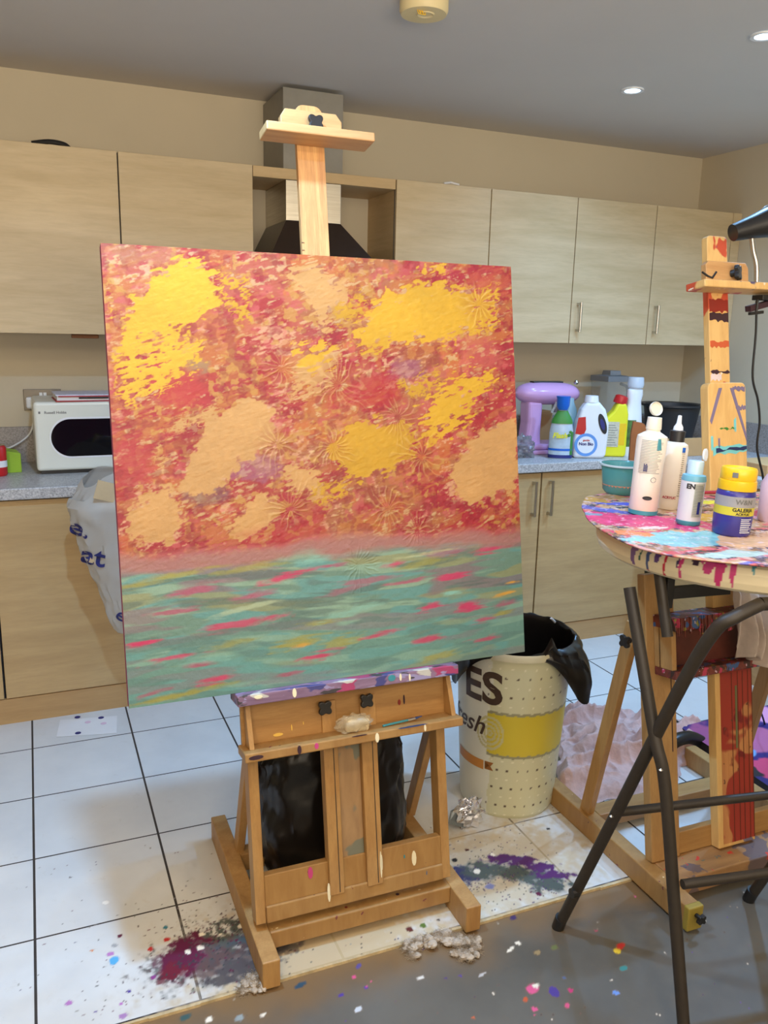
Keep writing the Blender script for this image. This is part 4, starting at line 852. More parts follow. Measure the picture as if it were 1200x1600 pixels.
# things on the tray of the first easel
def onE1(x, y, z): return E1.matrix_basis @ Vector((x, y, z))
bpy.context.view_layer.update()
F1 = lambda a, b, c: E1.matrix_world @ L1.F(a, b, c)
tp = F1(.02, -.135, .0)
t_ = thing('glue_block', 'grubby cream lump in clear wrap on the easel tray', 'eraser', tuple(tp), -.03)
mb = MB().box(-.026, .034, -.012, .014, .0005, .034, Matrix.Rotation(.06, 4, 'Y')); obj('block', mb, plain('grubby_cream', S(206, 186, 146), .6, var=.2, scale=60), t_, bevel=.007, seg=3)
mb = MB().grid(20, 12, crumple((-.002, .0, .0), .045, .018, .02, 5.5, .4), True); obj('wrapper', mb, clearish('tatty_film', S(205, 190, 160), .35, .2), t_, smooth=True)
tp = F1(.15, -.135, .005)
b = thing('paint_brush', 'thin brush smeared with blue and teal paint lying on the easel tray', 'brush', tuple(tp), .04)
obj('handle', MB().tube([(-.06, 0, .004), (.01, .002, .005)], .0028, 8), M['teal'], b); obj('ferrule', MB().tube([(.01, .002, .005), (.03, .002, .006)], .0035, 8), M['steel'], b); obj('bristles', MB().tube([(.03, .002, .006), (.05, .003, .008)], [.0035, .001], 8), M['drip_blue'], b)

# ------------------------------------------------------------------ second easel
def easel_two():
    e = thing('studio_easel', 'older paint-smeared studio easel at the right behind the round table', 'easel', (1.305, -1.45, 0), -.011)
    L = Lean((0, -.19, .07), TILT); F = L.F
    O = lambda n, mb, m, bev=.002, par=None: obj(n, mb, m, par or e, bevel=bev)
    for x0 in (-.32, .275):
        O('base_rail', MB().box(x0, x0 + .045, -.365, .31, 0.0, .066), M['beech'] if x0 > 0 else M['splatwood'], .004)
    O('end_cap', MB().box(-.322, -.273, -.372, -.352, .0, .068), plain('ochre_cap', S(150, 130, 50), .6), .004)
    star_knob(e, (-.297, -.372, .045), (0, -1, 0), .014, 'adjusting_knob')
    O('front_beam', MB().box(-.275, .275, -.27, -.16, .012, .066), M['oldbeam'], .004)
    O('rear_beam', MB().box(-.275, .275, .06, .12, .02, .066), M['beechx'], .003)
    for a0, a1 in ((-.288, -.190), (.208, .30)):
        mb = MB(); L.box(mb, a0, a1, 0.0, .80, -.03, .0); up_ = O('upright', mb, M['beech'], .003)
        mb = MB(); L.box(mb, a1 - .018 if a0 < 0 else a0 + .016, a1 - .015 if a0 < 0 else a0 + .019, .3, .78, .0, .0006); O('groove', mb, M['drip_dark'], 0, up_)
    mb = MB(); L.box(mb, -.208, .208, 0.0, .062, -.035, -.01); O('bottom_board', mb, M['beechx'])
    for x0 in (-.297, .297):
        O('rear_strut', MB().bar((x0 - (.0 if x0 < 0 else 0), .10, .05), F(x0 + (.012 if x0 < 0 else -.012), .66, -.05), .022, .042), M['beech'])
    star_knob(e, F(-.318, .62, -.03), (-1, -.1, 0)); star_knob(e, (.262, .10, .10), (-1, -.2, 0), .016)
    mb = MB(); mb.prism(round_top(-.068, .068, 0.0, 1.315, .016), -.012, .018, lambda u, v, w_: F(u, v, w_)); col = O('column', mb, M['mastlow'], .002)
    mb = MB(); L.box(mb, -.050, .067, .01, .52, .018, .0187); O('red_wash', mb, M['redwood'], 0, col)
    for a in (-.01, .012, .03, .05, .064):
        mb = MB(); L.box(mb, a, a + .0022, .01, .5, .0187, .0192); O('groove', mb, plain('dark_groove', S(90, 40, 24), .6), 0, col)
    mb = MB(); L.box(mb, .003, .010, .28, .46, .0187, .0195); O('green_streak', mb, plain('green_streak', S(110, 110, 70), .6), 0, col)
    mb = MB(); mb.prism(round_top(-.030, .042, .9, 1.725, .012), -.034, -.012, lambda u, v, w_: F(u, v, w_)); ms = O('mast', mb, M['mastpaint'], .002)
    def smear(par, a0, a1, b0, b1, c, m, sk=0, seed=0):
        rg = random.Random(seed); n = 9; top = [(a0 + (a1 - a0) * i / n, b1 + sk * i / n + rg.uniform(-.004, .004)) for i in range(n + 1)]; bot = [(a0 + (a1 - a0) * i / n, b0 + sk * i / n + rg.uniform(-.004, .004)) for i in range(n, -1, -1)]
        obj('paint_smear', MB().prism(top + bot, c, c + .0008, lambda u, v, w_: F(u, v, w_)), m, par)
    T_, PU, NV, GR = plain('turquoise_smear', S(120, 200, 200), .5), plain('mauve_smear', S(126, 112, 140), .5), plain('navy_smear', S(30, 44, 90), .5), M['green']
    smear(col, -.055, .067, 1.115, 1.137, .018, T_, .006, 1); smear(col, -.045, .066, 1.122, 1.130, .0189, NV, .006, 2); smear(col, -.03, .03, 1.185, 1.190, .018, GR, 0, 3)
    smear(col, .022, .03, 1.18, 1.215, .018, T_, .0, 4); smear(col, -.062, -.054, 1.13, 1.165, .018, T_, 0, 5); smear(col, -.036, -.030, 1.135, 1.16, .018, PU, 0, 6)
    smear(col, .02, .064, 1.293, 1.305, .018, PU, 0, 7); smear(col, .03, .066, 1.24, 1.25, .018, PU, 0, 8); smear(col, -.03, .064, 1.035, 1.040, .018, M['drip_red'], 0, 9)
    mb = MB(); mb.prism([(.01, 1.30), (.022, 1.30), (.067, 1.17), (.067, 1.15)], .018, .0189, lambda u, v, w_: F(u, v, w_)); O('paint_smear', mb, PU, 0, col)
    mb = MB(); mb.prism([(-.03, 1.30), (-.018, 1.30), (-.058, 1.20), (-.064, 1.21)], .018, .0186, lambda u, v, w_: F(u, v, w_)); O('paint_smear', mb, PU, 0, col)
    smear(ms, -.028, .040, 1.515, 1.55, -.012, plain('dark_red_smear', S(140, 40, 30), .4), 0, 10); smear(ms, -.028, .040, 1.49, 1.512, -.012, M['drip_dark'], 0, 11); smear(ms, -.028, .040, 1.418, 1.434, -.012, plain('orange_smear', S(200, 90, 50), .4), 0, 12)
    smear(ms, -.028, .040, 1.345, 1.352, -.012, M['drip_dark'], 0, 13); smear(ms, -.028, .01, 1.325, 1.342, -.012, plain('pale_smear', S(220, 200, 196), .4), 0, 14)
    # tray
    mb = MB(); L.box(mb, -.262, .262, .525, .548, .0, .085); sh = O('tray_shelf', mb, M['caked'], .003); sh['label'] = 'tray shelf thick with dried paint'
    mb = MB(); L.box(mb, -.262, .262, .545, .66, .0185, .028); O('tray_back', mb, plain('dark_stained_board', S(92, 40, 26), .6, var=.35, scale=14))
    mb = MB(); L.box(mb, -.262, -.246, .548, .66, .001, .07); O('tray_cheek', mb, M['beech'])
    mb = MB(); L.box(mb, -.262, .262, .655, .69, -.005, .085); lg = O('canvas_ledge', mb, M['caked'], .003); lg['label'] = 'canvas ledge caked in many coloured paint drips'
    mb = MB(); rg = random.Random(5)
    for i in range(70):
        a = -.26 + .52 * rg.random(); l_ = rg.uniform(.008, .035); L.box(mb, a, a + rg.uniform(.002, .006), .655 - l_ * .5, .69, .085, .086 + rg.random() * .003)
    O('paint_drips', mb, M['caked'], 0)['kind'] = 'stuff'
    # clamp
    mb = MB(); mb.prism([(-.055, 1.585), (.098, 1.585), (.098, 1.635), (.088, 1.65), (-.045, 1.65), (-.055, 1.64)], -.012, .008, lambda u, v, w_: F(u, v, w_)); pl_ = O('clamp_plate', mb, M['litbeech'], .002)
    mb = MB().tube([F(-.07, 1.617, .0092), F(-.05, 1.607, .0092), F(-.035, 1.603, .0092), F(-.02, 1.62, .0092)], .003, 6); O('dark_scribble', mb, M['ink'], 0, pl_)
    mb = MB(); L.box(mb, -.11, .22, 1.566, 1.586, -.012, .06); O('clamp_bar', mb, M['mastpaint'], .003)
    star_knob(e, F(.035, 1.618, .008), F(0, 0, 1) - F(0, 0, 0) + Vector((.6, 0, 0)), .024)
    return e, L
E2, L2 = easel_two(); bpy.context.view_layer.update()
F2 = lambda a, b, c: E2.matrix_world @ L2.F(a, b, c)

# hair dryer clamped on the second easel
hp = Vector(F2(.15, 1.576, .02))
hd = thing('hair_dryer', 'black hair dryer on a bendy metal arm clamped to the second easel', 'hair dryer', tuple(hp))
def rel(p): return Vector(p) - hp
nz = Vector((1.335,-1.36,1.773)); bd = Vector((1.441,-1.38,1.806)); ax = (bd - nz).normalized()
obj('nozzle', MB().tube([rel(nz), rel(nz + ax * .06), rel(bd)], [.023, .031, .041], 24), M['black'], hd, smooth=True)
obj('barrel', MB().tube([rel(bd + ax * .001), rel(bd + ax * .004), rel(bd + ax * .06), rel(bd + ax * .12)], [.043, .046, .052, .042], 24), plain('silver_grey_shell', S(170, 168, 160), .35, .4), hd, smooth=True)
obj('grip', MB().tube([rel(bd + ax * .05), rel(bd + ax * .07 + Vector((.02, 0, -.15)))], [.022, .018], 16), M['black'], hd, smooth=True)
arm0 = Vector((1.413,-1.35,1.765)); mb = MB()
path = smooth_path([Vector((1.429,-1.375,1.634)), Vector((1.42,-1.375,1.689)), Vector((1.407,-1.37,1.728)), Vector((1.393,-1.37,1.772))], 12)
rr = [.0072 + (.0008 if i % 2 else 0) for i in range(len(path))]
obj('flexible_arm', mb.tube([rel(p) for p in path], rr, 12), M['steel'], hd, smooth=True)
mb = MB().box(-.03, .05, -.02, .02, .011, .016); mb.box(-.03, .05, -.02, .02, -.03, -.016); mb.box(.04, .05, -.02, .02, -.03, .016); obj('clamp', mb, M['black'], hd, bevel=.002)
mb = MB().tube([(-.028, 0, -.028), (-.028, 0, -.07)], .004, 8); mb.bar((-.052, 0, -.068), (-.004, 0, -.062), .008, .01); obj('clamp_screw', mb, M['black'], hd)
mb = MB().bar((-.05, .01, -.055), (.10, .01, -.018), .016, .02); obj('clamp_lever', mb, M['drip_dark'], hd)
cpts = [(1.451,-1.36,1.595), (1.463,-1.36,1.505), (1.47,-1.36,1.381), (1.501,-1.36,1.312), (1.519,-1.36,1.245), (1.521,-1.36,1.168), (1.559,-1.36,1.078), (1.584,-1.36,0.987), (1.713,-1.3,0.731), (1.797,-1.25,0.48), (1.898,-1.15,0.22), (2.02,-1.1,0.034), (2.063,-1.05,-0.107), (2.021,-1.03,-0.087)]
tag(obj('dryer_cord', MB().tube(smooth_path(cpts, 8), .0034, 8), M['black'], smooth=True), 'long black cord hanging down from the hair dryer', 'cable')

# ------------------------------------------------------------------ round table
TC = Vector((1.04, -1.81, 0)); ZT = 1.055
tb = thing('folding_table', 'round cream plastic folding table with dark tubular legs', 'table', (TC.x, TC.y, -.008))
nT, prof = 720, [(.0, 1.008), (.318, 1.008), (.323, 1.004), (.330, 1.004), (.340, 1.011), (.345, 1.025), (.346, 1.045), (.340, 1.057), (.328, 1.0625), (.0, 1.063)]
th = np.linspace(0, 2 * PI, nT + 1); PR = []
for (r0, z0), (r1, z1) in zip(prof, prof[1:]):
    k = 10 if (r0 > .32 and r1 > .32) else 3
    for i in range(k): PR.append((r0 + (r1 - r0) * i / k, z0 + (z1 - z0) * i / k))
PR.append(prof[-1]); PR = np.array(PR); TH, RR = np.meshgrid(th, PR[:, 0]); ZZ = np.repeat(PR[:, 1:2], nT + 1, 1)
P = np.stack([RR * np.cos(TH), RR * np.sin(TH), ZZ], -1); top = fast_grid('table_top', P, tb, M['rimpaint'])
Cc = np.zeros(P.shape) + LC(226, 212, 178); sA = TH * .36
rim = (RR > .312)
for (a, ln, wd, col) in [(3.18, .05, .02, LC(120, 90, 140)), (3.24, .035, .008, LC(40, 90, 80)), (3.30, .055, .006, LC(170, 40, 80)), (3.36, .03, .02, LC(90, 60, 120)), (3.42, .055, .007, LC(190, 30, 60)), (3.50, .03, .006, LC(60, 50, 90)), (3.52, .05, .01, LC(200, 60, 120)), (3.60, .016, .02, LC(60, 40, 60)), (3.68, .03, .03, LC(190, 60, 120)), (3.74, .052, .022, LC(190, 50, 110)), (3.82, .05, .012, LC(196, 60, 120)), (3.93, .018, .007, LC(80, 150, 160)), (4.06, .028, .009, LC(70, 150, 160)), (4.12, .014, .03, LC(220, 120, 140)), (3.30, .05, .012, LC(60, 80, 130)), (4.18, .05, .004, LC(180, 60, 100)), (4.46, .012, .012, LC(50, 80, 160)), (4.62, .01, .012, LC(40, 60, 120))]:
    d = np.abs(sA - a * .36 + (vn(ZZ * 60, TH * 3, 5) - .5) * .006); fall = 1.063 - ZZ; w2 = wd * .55 * (1 - .6 * np.clip(fall / ln, 0, 1)) * (1 + .9 * (vn(TH * 70, ZZ * 110, 6) - .5))
    m = (d < w2).astype(float) * (fall < ln) * rim
    if a == 4.18: m = m * (fall > .012)
    Cc = over(Cc, col, m)
set_color(top.data, Cc)
RT = lambda x, y, z: (x - TC.x, y - TC.y, z + .008)
def leg(name, pts, r=.0135): return obj(name, MB().tube([RT(*p) for p in pts], r, 14), M['blackmetal'], tb, smooth=True)
A0 = (.687, -1.673, -.008); CC0 = (1.237, -1.773, -.008); B0 = (.723, -2.095, -.008); D0 = (1.273, -2.195, -.008)
dC = Vector((.55, -.10, 0))
pathA = smooth_path([A0, (.70, -1.84, .42), (.715, -1.985, .80), (.722, -2.045, .93), (.745, -2.068, .963), (.80, -2.075, .985)], 6)
leg('leg', pathA); leg('leg', [Vector(p) + (dC if i < 31 else dC) - Vector((0, 0, 0)) if 1 else p for i, p in enumerate(smooth_path([A0, (.70, -1.84, .42), (.715, -1.985, .80), (.70, -2.045, .93), (.67, -2.062, .963), (.60, -2.05, .985)], 6))])
leg('top_bar', [(.80, -2.075, .985), (1.15, -2.15, .985)], .0133)
leg('leg', smooth_path([B0, (.721, -2.02, .30), (.712, -1.965, .56), (.706, -1.925, .66), (.712, -1.80, .945)], 6))
leg('leg', [Vector(p) + dC * .92 for p in smooth_path([B0, (.721, -2.02, .30), (.712, -1.965, .56), (.706, -1.925, .66), (.712, -1.80, .945)], 6)])
leg('cross_bar', [(.700, -1.842, .42), Vector((.700, -1.842, .42)) + dC], .0105); leg('cross_bar', [(.722, -2.035, .36), Vector((.722, -2.035, .36)) + dC * .92], .0105)
for f_ in (A0, CC0, B0, D0): obj('foot_cap', MB().tube([RT(f_[0], f_[1], -.008), RT(f_[0], f_[1] - (.012 if f_[1] > -1.9 else -.006), .03)], .0158, 14), M['black'], tb, smooth=True)
leg('height_tube', [(.745, -1.845, 1.008), (.745, -1.895, .86)], .012)
obj('flat_brace', MB().bar(RT(.765, -1.86, .945), RT(.90, -1.90, .955), .012, .026, (0, 1, 0)), M['black'], tb)
obj('bracket', MB().box(.755 - TC.x, .775 - TC.x, -1.87 - TC.y, -1.845 - TC.y, .92, .99), M['black'], tb, bevel=.002)
for p in ((.688, -1.85, .42), (.70, -1.975, .60)): obj('rivet', MB().lathe([(.0001, -.004), (.005, 0), (.0001, .004)], 12, RT(p[0] - .012, p[1], p[2])), M['steel'], tb)
obj('leg_knob', MB().tube([RT(.672, -1.735, .14), RT(.69, -1.735, .14)], .012, 12), M['black'], tb)

# paint-covered palette board
ZB = 1.0635
bpts = [(-0.456,-7.892)]
outline = [(1.056,-1.364,1.07), (0.95,-1.401,1.07), (0.904,-1.407,1.07), (0.858,-1.429,1.07), (0.808,-1.484,1.07), (0.736,-1.59,1.07), (0.681,-1.694,1.07), (0.652,-1.787,1.07), (0.638,-1.858,1.07), (0.635,-1.917,1.07), (0.656,-1.98,1.07), (0.696,-2.022,1.07), (0.748,-2.068,1.07), (0.781,-2.097,1.07)]
ol = [(p[0], p[1]) for p in outline]
cxb, cyb = 1.06, -1.79
last = ol[-1]; first = ol[0]; a1 = math.atan2(last[1] - cyb, last[0] - cxb); a0 = math.atan2(first[1] - cyb, first[0] - cxb)
rl, rf = math.hypot(last[0] - cxb, last[1] - cyb), math.hypot(first[0] - cxb, first[1] - cyb)
if a0 < a1: a0 += 2 * PI
for k in range(1, 24):
    t_ = k / 24; a = a1 + (a0 - a1) * t_; r = rl + (rf - rl) * t_ ** 3.5; ol.append((cxb + r * math.cos(a), cyb + r * math.sin(a)))
angs = np.array([math.atan2(y - cyb, x - cxb) for x, y in ol]); rads = np.array([math.hypot(x - cxb, y - cyb) for x, y in ol]); od = np.argsort(angs); angs = angs[od]; rads = rads[od]
angs = np.concatenate([[angs[-1] - 2 * PI], angs, [angs[0] + 2 * PI]]); rads = np.concatenate([[rads[-1]], rads, [rads[0]]])
pb = thing('palette_board', 'thin round board thickly covered in mixed paint on the table', 'palette', (cxb, cyb, ZB))
nr, na = 150, 420
TH, RH = np.meshgrid(np.linspace(-PI, PI, na), np.concatenate([np.linspace(0, 1, nr), [1.0, 1.0]])); Rr = np.interp(TH.ravel(), angs, rads).reshape(TH.shape); 
Xb = Rr * RH * np.cos(TH); Yb = Rr * RH * np.sin(TH); WX = Xb + cxb; WY = Yb + cyb
Hb = .0065 + (fbm(WX * 30, WY * 30, 4, 3) - .5) * .005 + (fbm(WX * 110, WY * 110, 2, 4) - .5) * .0022; Hb[-2] = .003; Hb[-1] = 0; Xb[-1] *= .97; Yb[-1] *= .97
P = np.stack([Xb, Yb, Hb], -1); bo = fast_grid('board', P, pb, M['palette'])
Cb = np.zeros(P.shape) + LC(196, 150, 110); nb = fbm(WX * 22, WY * 22, 4, 13); nb2 = fbm(WX * 60, WY * 60, 3, 14)
Cb = over(Cb, LC(120, 80, 60), sst(.56, .62, nb) * .7); Cb = over(Cb, LC(210, 90, 100), sst(.58, .62, fbm(WX * 30 + 7, WY * 30, 4, 15)) * .8); Cb = over(Cb, LC(220, 200, 180), sst(.60, .64, nb2) * .5); Cb = over(Cb, LC(60, 50, 70), sst(.63, .66, fbm(WX * 40 + 3, WY * 40, 3, 18)))
def bl(cx, cy, rx, ry, col, ang=0, k=0, rg_=1.0):
    global Cb
    ca, sa = math.cos(ang), math.sin(ang); u = ((WX - cx) * ca + (WY - cy) * sa) / rx; v = (-(WX - cx) * sa + (WY - cy) * ca) / ry
    Cb = over(Cb, np.array(list(col)), sst(1.05, .93, np.sqrt(u * u + v * v) + (fbm(WX * 45 + k, WY * 45, 3, 40 + k) - .5) * rg_))
for i, ((x, y, z), rx, ry, c, an) in enumerate((
    ((0.76,-1.67,1.07), .16, .06, LC(206, 44, 104), -.9), ((0.811,-1.721,1.07), .14, .07, LC(214, 54, 110), -.6), ((0.755,-1.849,1.07), .10, .05, LC(200, 50, 90), -.5), ((0.792,-1.569,1.07), .10, .022, LC(96, 90, 170), -1.0), ((0.88,-1.531,1.07), .07, .018, LC(90, 84, 180), -.4), ((0.851,-1.463,1.07), .05, .03, LC(190, 140, 60), -1), ((0.918,-1.456,1.07), .05, .03, LC(180, 130, 80), -.3),
    ((0.732,-1.611,1.07), .03, .02, LC(120, 140, 160), -.9), ((0.773,-1.867,1.07), .115, .05, LC(130, 190, 190), -.12), ((0.8,-1.905,1.07), .10, .042, LC(126, 180, 184), -.05), ((0.774,-1.776,1.07), .04, .014, LC(230, 200, 190), -.2), ((0.707,-1.804,1.07), .04, .02, LC(224, 130, 80), -.6), ((0.787,-2.013,1.07), .08, .025, LC(176, 196, 186), -.1), ((0.714,-1.969,1.07), .07, .014, LC(200, 60, 70), -.15),
    ((0.98,-1.724,1.07), .07, .04, LC(206, 150, 60), 0), ((0.9,-1.937,1.07), .08, .05, LC(214, 166, 122), 0), ((1.122,-1.587,1.07), .05, .022, LC(230, 214, 60), 0), ((1.232,-1.576,1.07), .05, .02, LC(226, 214, 190), 0), ((1.135,-1.712,1.07), .04, .04, LC(190, 60, 80), 0), ((1.057,-1.665,1.07), .05, .008, LC(40, 36, 40), 0), ((0.733,-1.975,1.07), .05, .006, LC(50, 40, 50), -.1), ((0.754,-2.07,1.07), .05, .006, LC(90, 80, 160), -.1))):
    bl(x, y, rx, ry, c, an, i, .9)
Cb = over(Cb, LC(236, 214, 226), sst(.66, .70, fbm(WX * 90, WY * 90, 3, 66)) * .35)  # pale specks painted in as gloss highlights on the paint
Cb[-1] = LC(40, 30, 34); Cb[-2] = Cb[-2] * .5 + LC(60, 30, 50) * .5; set_color(bo.data, Cb)

ZI = ZB + .0065
def at(p): return (p[0], p[1], ZI)
# clear tub
q = (0.987,-1.412,1.07)
b = thing('plastic_tub', 'clear round tub stained teal with orange paint inside', 'tub', at(q))
obj('tub_wall', MB().lathe([(.044, 0), (.052, .01), (.059, .074), (.063, .076), (.063, .080), (.057, .078), (.0505, .012), (.042, .003), (.0001, .003)], 40), clearish('teal_stained_plastic', S(90, 168, 168), .72, .15), b, smooth=True)
obj('paint_residue', MB().lathe([(.043, .004), (.0525, .018), (.054, .026), (.0001, .018)], 32), plain('orange_residue', S(214, 136, 100), .4), b, smooth=True)
obj('rim', MB().lathe([(.060, .075), (.0645, .077), (.0645, .0815), (.059, .0815)], 40, cap=False), clearish('rim_plastic', S(215, 228, 228), .8, .15), b, smooth=True)
CRM = plain('cream_bottle', S(232, 222, 204), .4, var=.03)
def text_lines(par, r, a0, da, z0, z1, n, m, seed=0):
    rg = random.Random(seed)
    for k in range(n):
        z = z0 + (z1 - z0) * k / n; a_ = a0 + da * (1 - rg.uniform(0, .25))
        obj('label_text_line', MB().grid(10, 2, lambda u, v: ((r + .0006) * math.cos(a0 + (a_ - a0) * u), (r + .0006) * math.sin(a0 + (a_ - a0) * u), z + (z1 - z0) / n * .38 * v)), m, par)
FA = -PI / 2 - .63  # direction towards the photographer
# big bottle
q = (0.864,-1.644,1.07)
b = thing('paint_bottle', 'tall cream paint bottle with open flip cap, tallest on the palette board', 'bottle', at(q), 0, None); b.rotation_euler = (0, .05, 0)
b.scale = (.93, .93, .885)
obj('body', MB().lathe([(.032, 0), (.036, .005), (.0365, .10), (.0385, .20), (.037, .212), (.018, .224), (.0165, .232)], 40), CRM, b, smooth=True)
cp = obj('cap', MB().lathe([(.019, .230), (.0195, .232), (.0175, .262), (.0001, .263)], 32), CRM, b, smooth=True)
obj('flip_lid', MB().lathe([(.0001, 0), (.018, .001), (.0195, .006), (.0185, .009), (.015, .005), (.0001, .005)], 28, M=Matrix.Translation((.004, .010, .283)) @ Matrix.Rotation(PI / 2 - .25, 4, 'X')), clearish('lid_plastic', S(232, 226, 210), .85, .2), b, smooth=True)
text_lines(b, .0382, FA - .75, 1.5, .115, .205, 22, M['finetext'], 1); obj('blue_stain', MB().grid(8, 8, lambda u, v: (.0372 * math.cos(FA - .42 + .28 * u), .0372 * math.sin(FA - .42 + .28 * u), .118 + .028 * v)), M['navy'], b)
obj('blue_stain', MB().grid(8, 8, lambda u, v: ((.0387) * math.cos(FA + .3 + .35 * u * (1 - .4 * v)), .0387 * math.sin(FA + .3 + .35 * u), .178 + .03 * v)), M['teal'], b)
obj('teal_stain', MB().lathe([(.0366, .001), (.0371, .012)], 40, cap=False), M['teal'], b, smooth=True)
pol = [(math.cos(2 * PI * k / 20), math.sin(2 * PI * k / 20)) for k in range(20)]
obj('dark_print', MB().prism([(a * .012, c_ * .0055) for a, c_ in pol], 0, .0008, lambda u, v, w_: ((.0372 + w_) * math.cos(FA + .1 + u / .037), (.0372 + w_) * math.sin(FA + .1 + u / .037), .048 + v)), M['ink'], b)
obj('recycling_print', MB().tube([((.0378) * math.cos(FA + .35 + .18 * math.cos(a)), .0378 * math.sin(FA + .35 + .18 * math.cos(a)), .098 + .0065 * math.sin(a)) for a in np.linspace(0, 6, 16)], .0006, 4), M['greyink'], b)
# measured bottle
q = (0.967,-1.614,1.07)
b = thing('paint_bottle', 'cream squeeze bottle with black cap and white nozzle, ruler marks on its side', 'bottle', at(q)); b.rotation_euler = (0, .05, 0)
b.scale = (1, 1, 1.04)
obj('body', MB().lathe([(.027, 0), (.030, .005), (.0305, .145), (.028, .155), (.016, .162)], 36), CRM, b, smooth=True)
obj('cap', MB().lathe([(.018, .160), (.0185, .186), (.012, .188), (.0001, .188)], 28), M['black'], b, smooth=True)
obj('nozzle', MB().lathe([(.012, .188), (.011, .196), (.006, .204), (.0045, .222), (.0001, .223)], 20), M['white'], b, smooth=True)
for k in range(22): obj('ruler_mark', MB().box(-.0005, .0005, 0, .001, 0, .0008, Matrix.Rotation(FA + .62 + PI / 2, 4, 'Z') @ Matrix.Translation((0, -.0312, .035 + k * .005)) @ Matrix.Diagonal((9 if k % 5 == 0 else 6, 1, 1, 1))), M['ink'], b)
obj('blue_stain', MB().grid(6, 6, lambda u, v: (.0311 * math.cos(FA + .45 + .3 * u), .0311 * math.sin(FA + .45 + .3 * u), .138 + .012 * v)), M['blue'], b)
text('small_red_print', 'ACRYLIC', .008, M['crimson'], b, around(.0308, FA - .1, .03), .0003)
# small bottle
q = (0.886,-1.772,1.07)
b = thing('paint_bottle', 'small white paint bottle with teal ends, flip cap open, in front', 'bottle', at(q)); b.rotation_euler = (0, .05, 0)
b.scale = (.95, .95, .94)
obj('body', MB().lathe([(.024, 0), (.0275, .004), (.028, .09), (.028, .112), (.026, .121), (.017, .124)], 36), clearish('pale_label_plastic', S(206, 204, 206), 1, .35), b, smooth=True)
obj('teal_base', MB().lathe([(.0245, .0), (.0280, .004), (.0283, .012)], 36), M['teal'], b, smooth=True)
obj('teal_shoulder', MB().lathe([(.0284, .108), (.0286, .112), (.0265, .1215), (.0175, .1245)], 36, cap=False), plain('pale_teal', S(110, 170, 186), .4), b, smooth=True)
obj('cap', MB().lathe([(.018, .123), (.0185, .15), (.0175, .156), (.0001, .156)], 28), clearish('stained_cap', S(190, 214, 222), 1, .3), b, smooth=True)
obj('flip_lid', MB().lathe([(.0001, 0), (.014, .001), (.0155, .005), (.012, .006), (.0001, .004)], 24, M=Matrix.Translation((.024, .004, .170)) @ Matrix.Rotation(.5, 4, 'Z') @ Matrix.Rotation(PI / 2 - .1, 4, 'X')), M['white'], b, smooth=True)
obj('text_panel', MB().grid(10, 4, lambda u, v: (.0284 * math.cos(FA + .05 + .95 * u), .0284 * math.sin(FA + .05 + .95 * u), .022 + .082 * v)), plain('grey_text_panel', S(178, 176, 160), .5, var=.1), b)
text_lines(b, .0285, FA + .1, .85, .026, .102, 20, M['greyink'], 5)
text('brand_lettering', 'EN', .016, M['ink'], b, around(.0282, FA - .28, .096), .0008); obj('blue_stain', MB().grid(6, 6, lambda u, v: (.0292 * math.cos(FA + .45 + .25 * u), .0292 * math.sin(FA + .45 + .25 * u), .03 + .03 * v)), M['navy'], b)
# jar
q = (0.911,-1.875,1.07)
b = thing('paint_jar', 'violet blue acrylic paint jar with yellow screw lid', 'jar', at(q)); b.rotation_euler = (0, .04, 0)
b.scale = (.96, .96, .9)
JB = plain('violet_blue_paint', S(54, 50, 132), .3, var=.08)
obj('body', MB().lathe([(.036, 0), (.0405, .005), (.042, .04), (.042, .10), (.040, .108), (.037, .112)], 40), JB, b, smooth=True)
obj('silver_band', MB().lathe([(.0424, .072), (.0424, .097)], 40, cap=False), plain('grey_band', S(150, 148, 150), .4), b, smooth=True)
obj('yellow_band', MB().lathe([(.0426, .052), (.0426, .072)], 40, cap=False), plain('mustard_band', S(200, 186, 60), .4), b, smooth=True)
obj('lid', MB().lathe([(.0405, .110), (.0415, .112), (.0405, .133), (.0375, .134), (.039, .136), (.0385, .158), (.0365, .163), (.034, .159), (.0001, .159)], 40), M['amber'], b, smooth=True)
text('brand_lettering', 'GALERIA', .012, M['ink'], b, around(.0428, FA + .30, .066), .0004); text('brand_lettering', 'ACRYLIC', .008, M['ink'], b, around(.0428, FA + .32, .0565), .0003)
text('logo_lettering', 'W&N', .016, M['greyink'], b, around(.0426, FA + .32, .085), .0004); text_lines(b, .0422, FA + .25, .7, .012, .048, 8, M['white'], 8)
obj('grey_stain', MB().grid(6, 6, lambda u, v: (.0402 * math.cos(FA - .5 + .3 * u), .0402 * math.sin(FA - .5 + .3 * u), .142 + .012 * v)), M['greyink'], b)
# right edge bottle
q = (1.105,-1.806,1.07)
b = thing('paint_bottle', 'pinkish paint bottle cut by the right edge of the picture', 'bottle', at(q))
obj('body', MB().lathe([(.026, 0), (.030, .005), (.030, .09), (.02, .11), (.014, .115)], 32), plain('pink_bottle', S(206, 176, 186), .4), b, smooth=True); obj('cap', MB().lathe([(.016, .113), (.016, .15), (.0001, .151)], 24), M['amber'], b, smooth=True)
# brush on board
q = (1.22,-1.509,1.07)
b = thing('paint_brush', 'dark red handled brush lying behind the paint jar', 'brush', at(q), -.35)
obj('handle', MB().tube([(-.05, 0, .006), (.02, 0, .007)], [.0035, .0055], 10), M['crimson'], b, smooth=True); obj('ferrule', MB().tube([(.02, 0, .007), (.045, 0, .007)], .006, 10), M['steel'], b, smooth=True); obj('bristles', MB().tube([(.045, 0, .007), (.07, 0, .005)], [.006, .003], 10), M['drip_dark'], b)
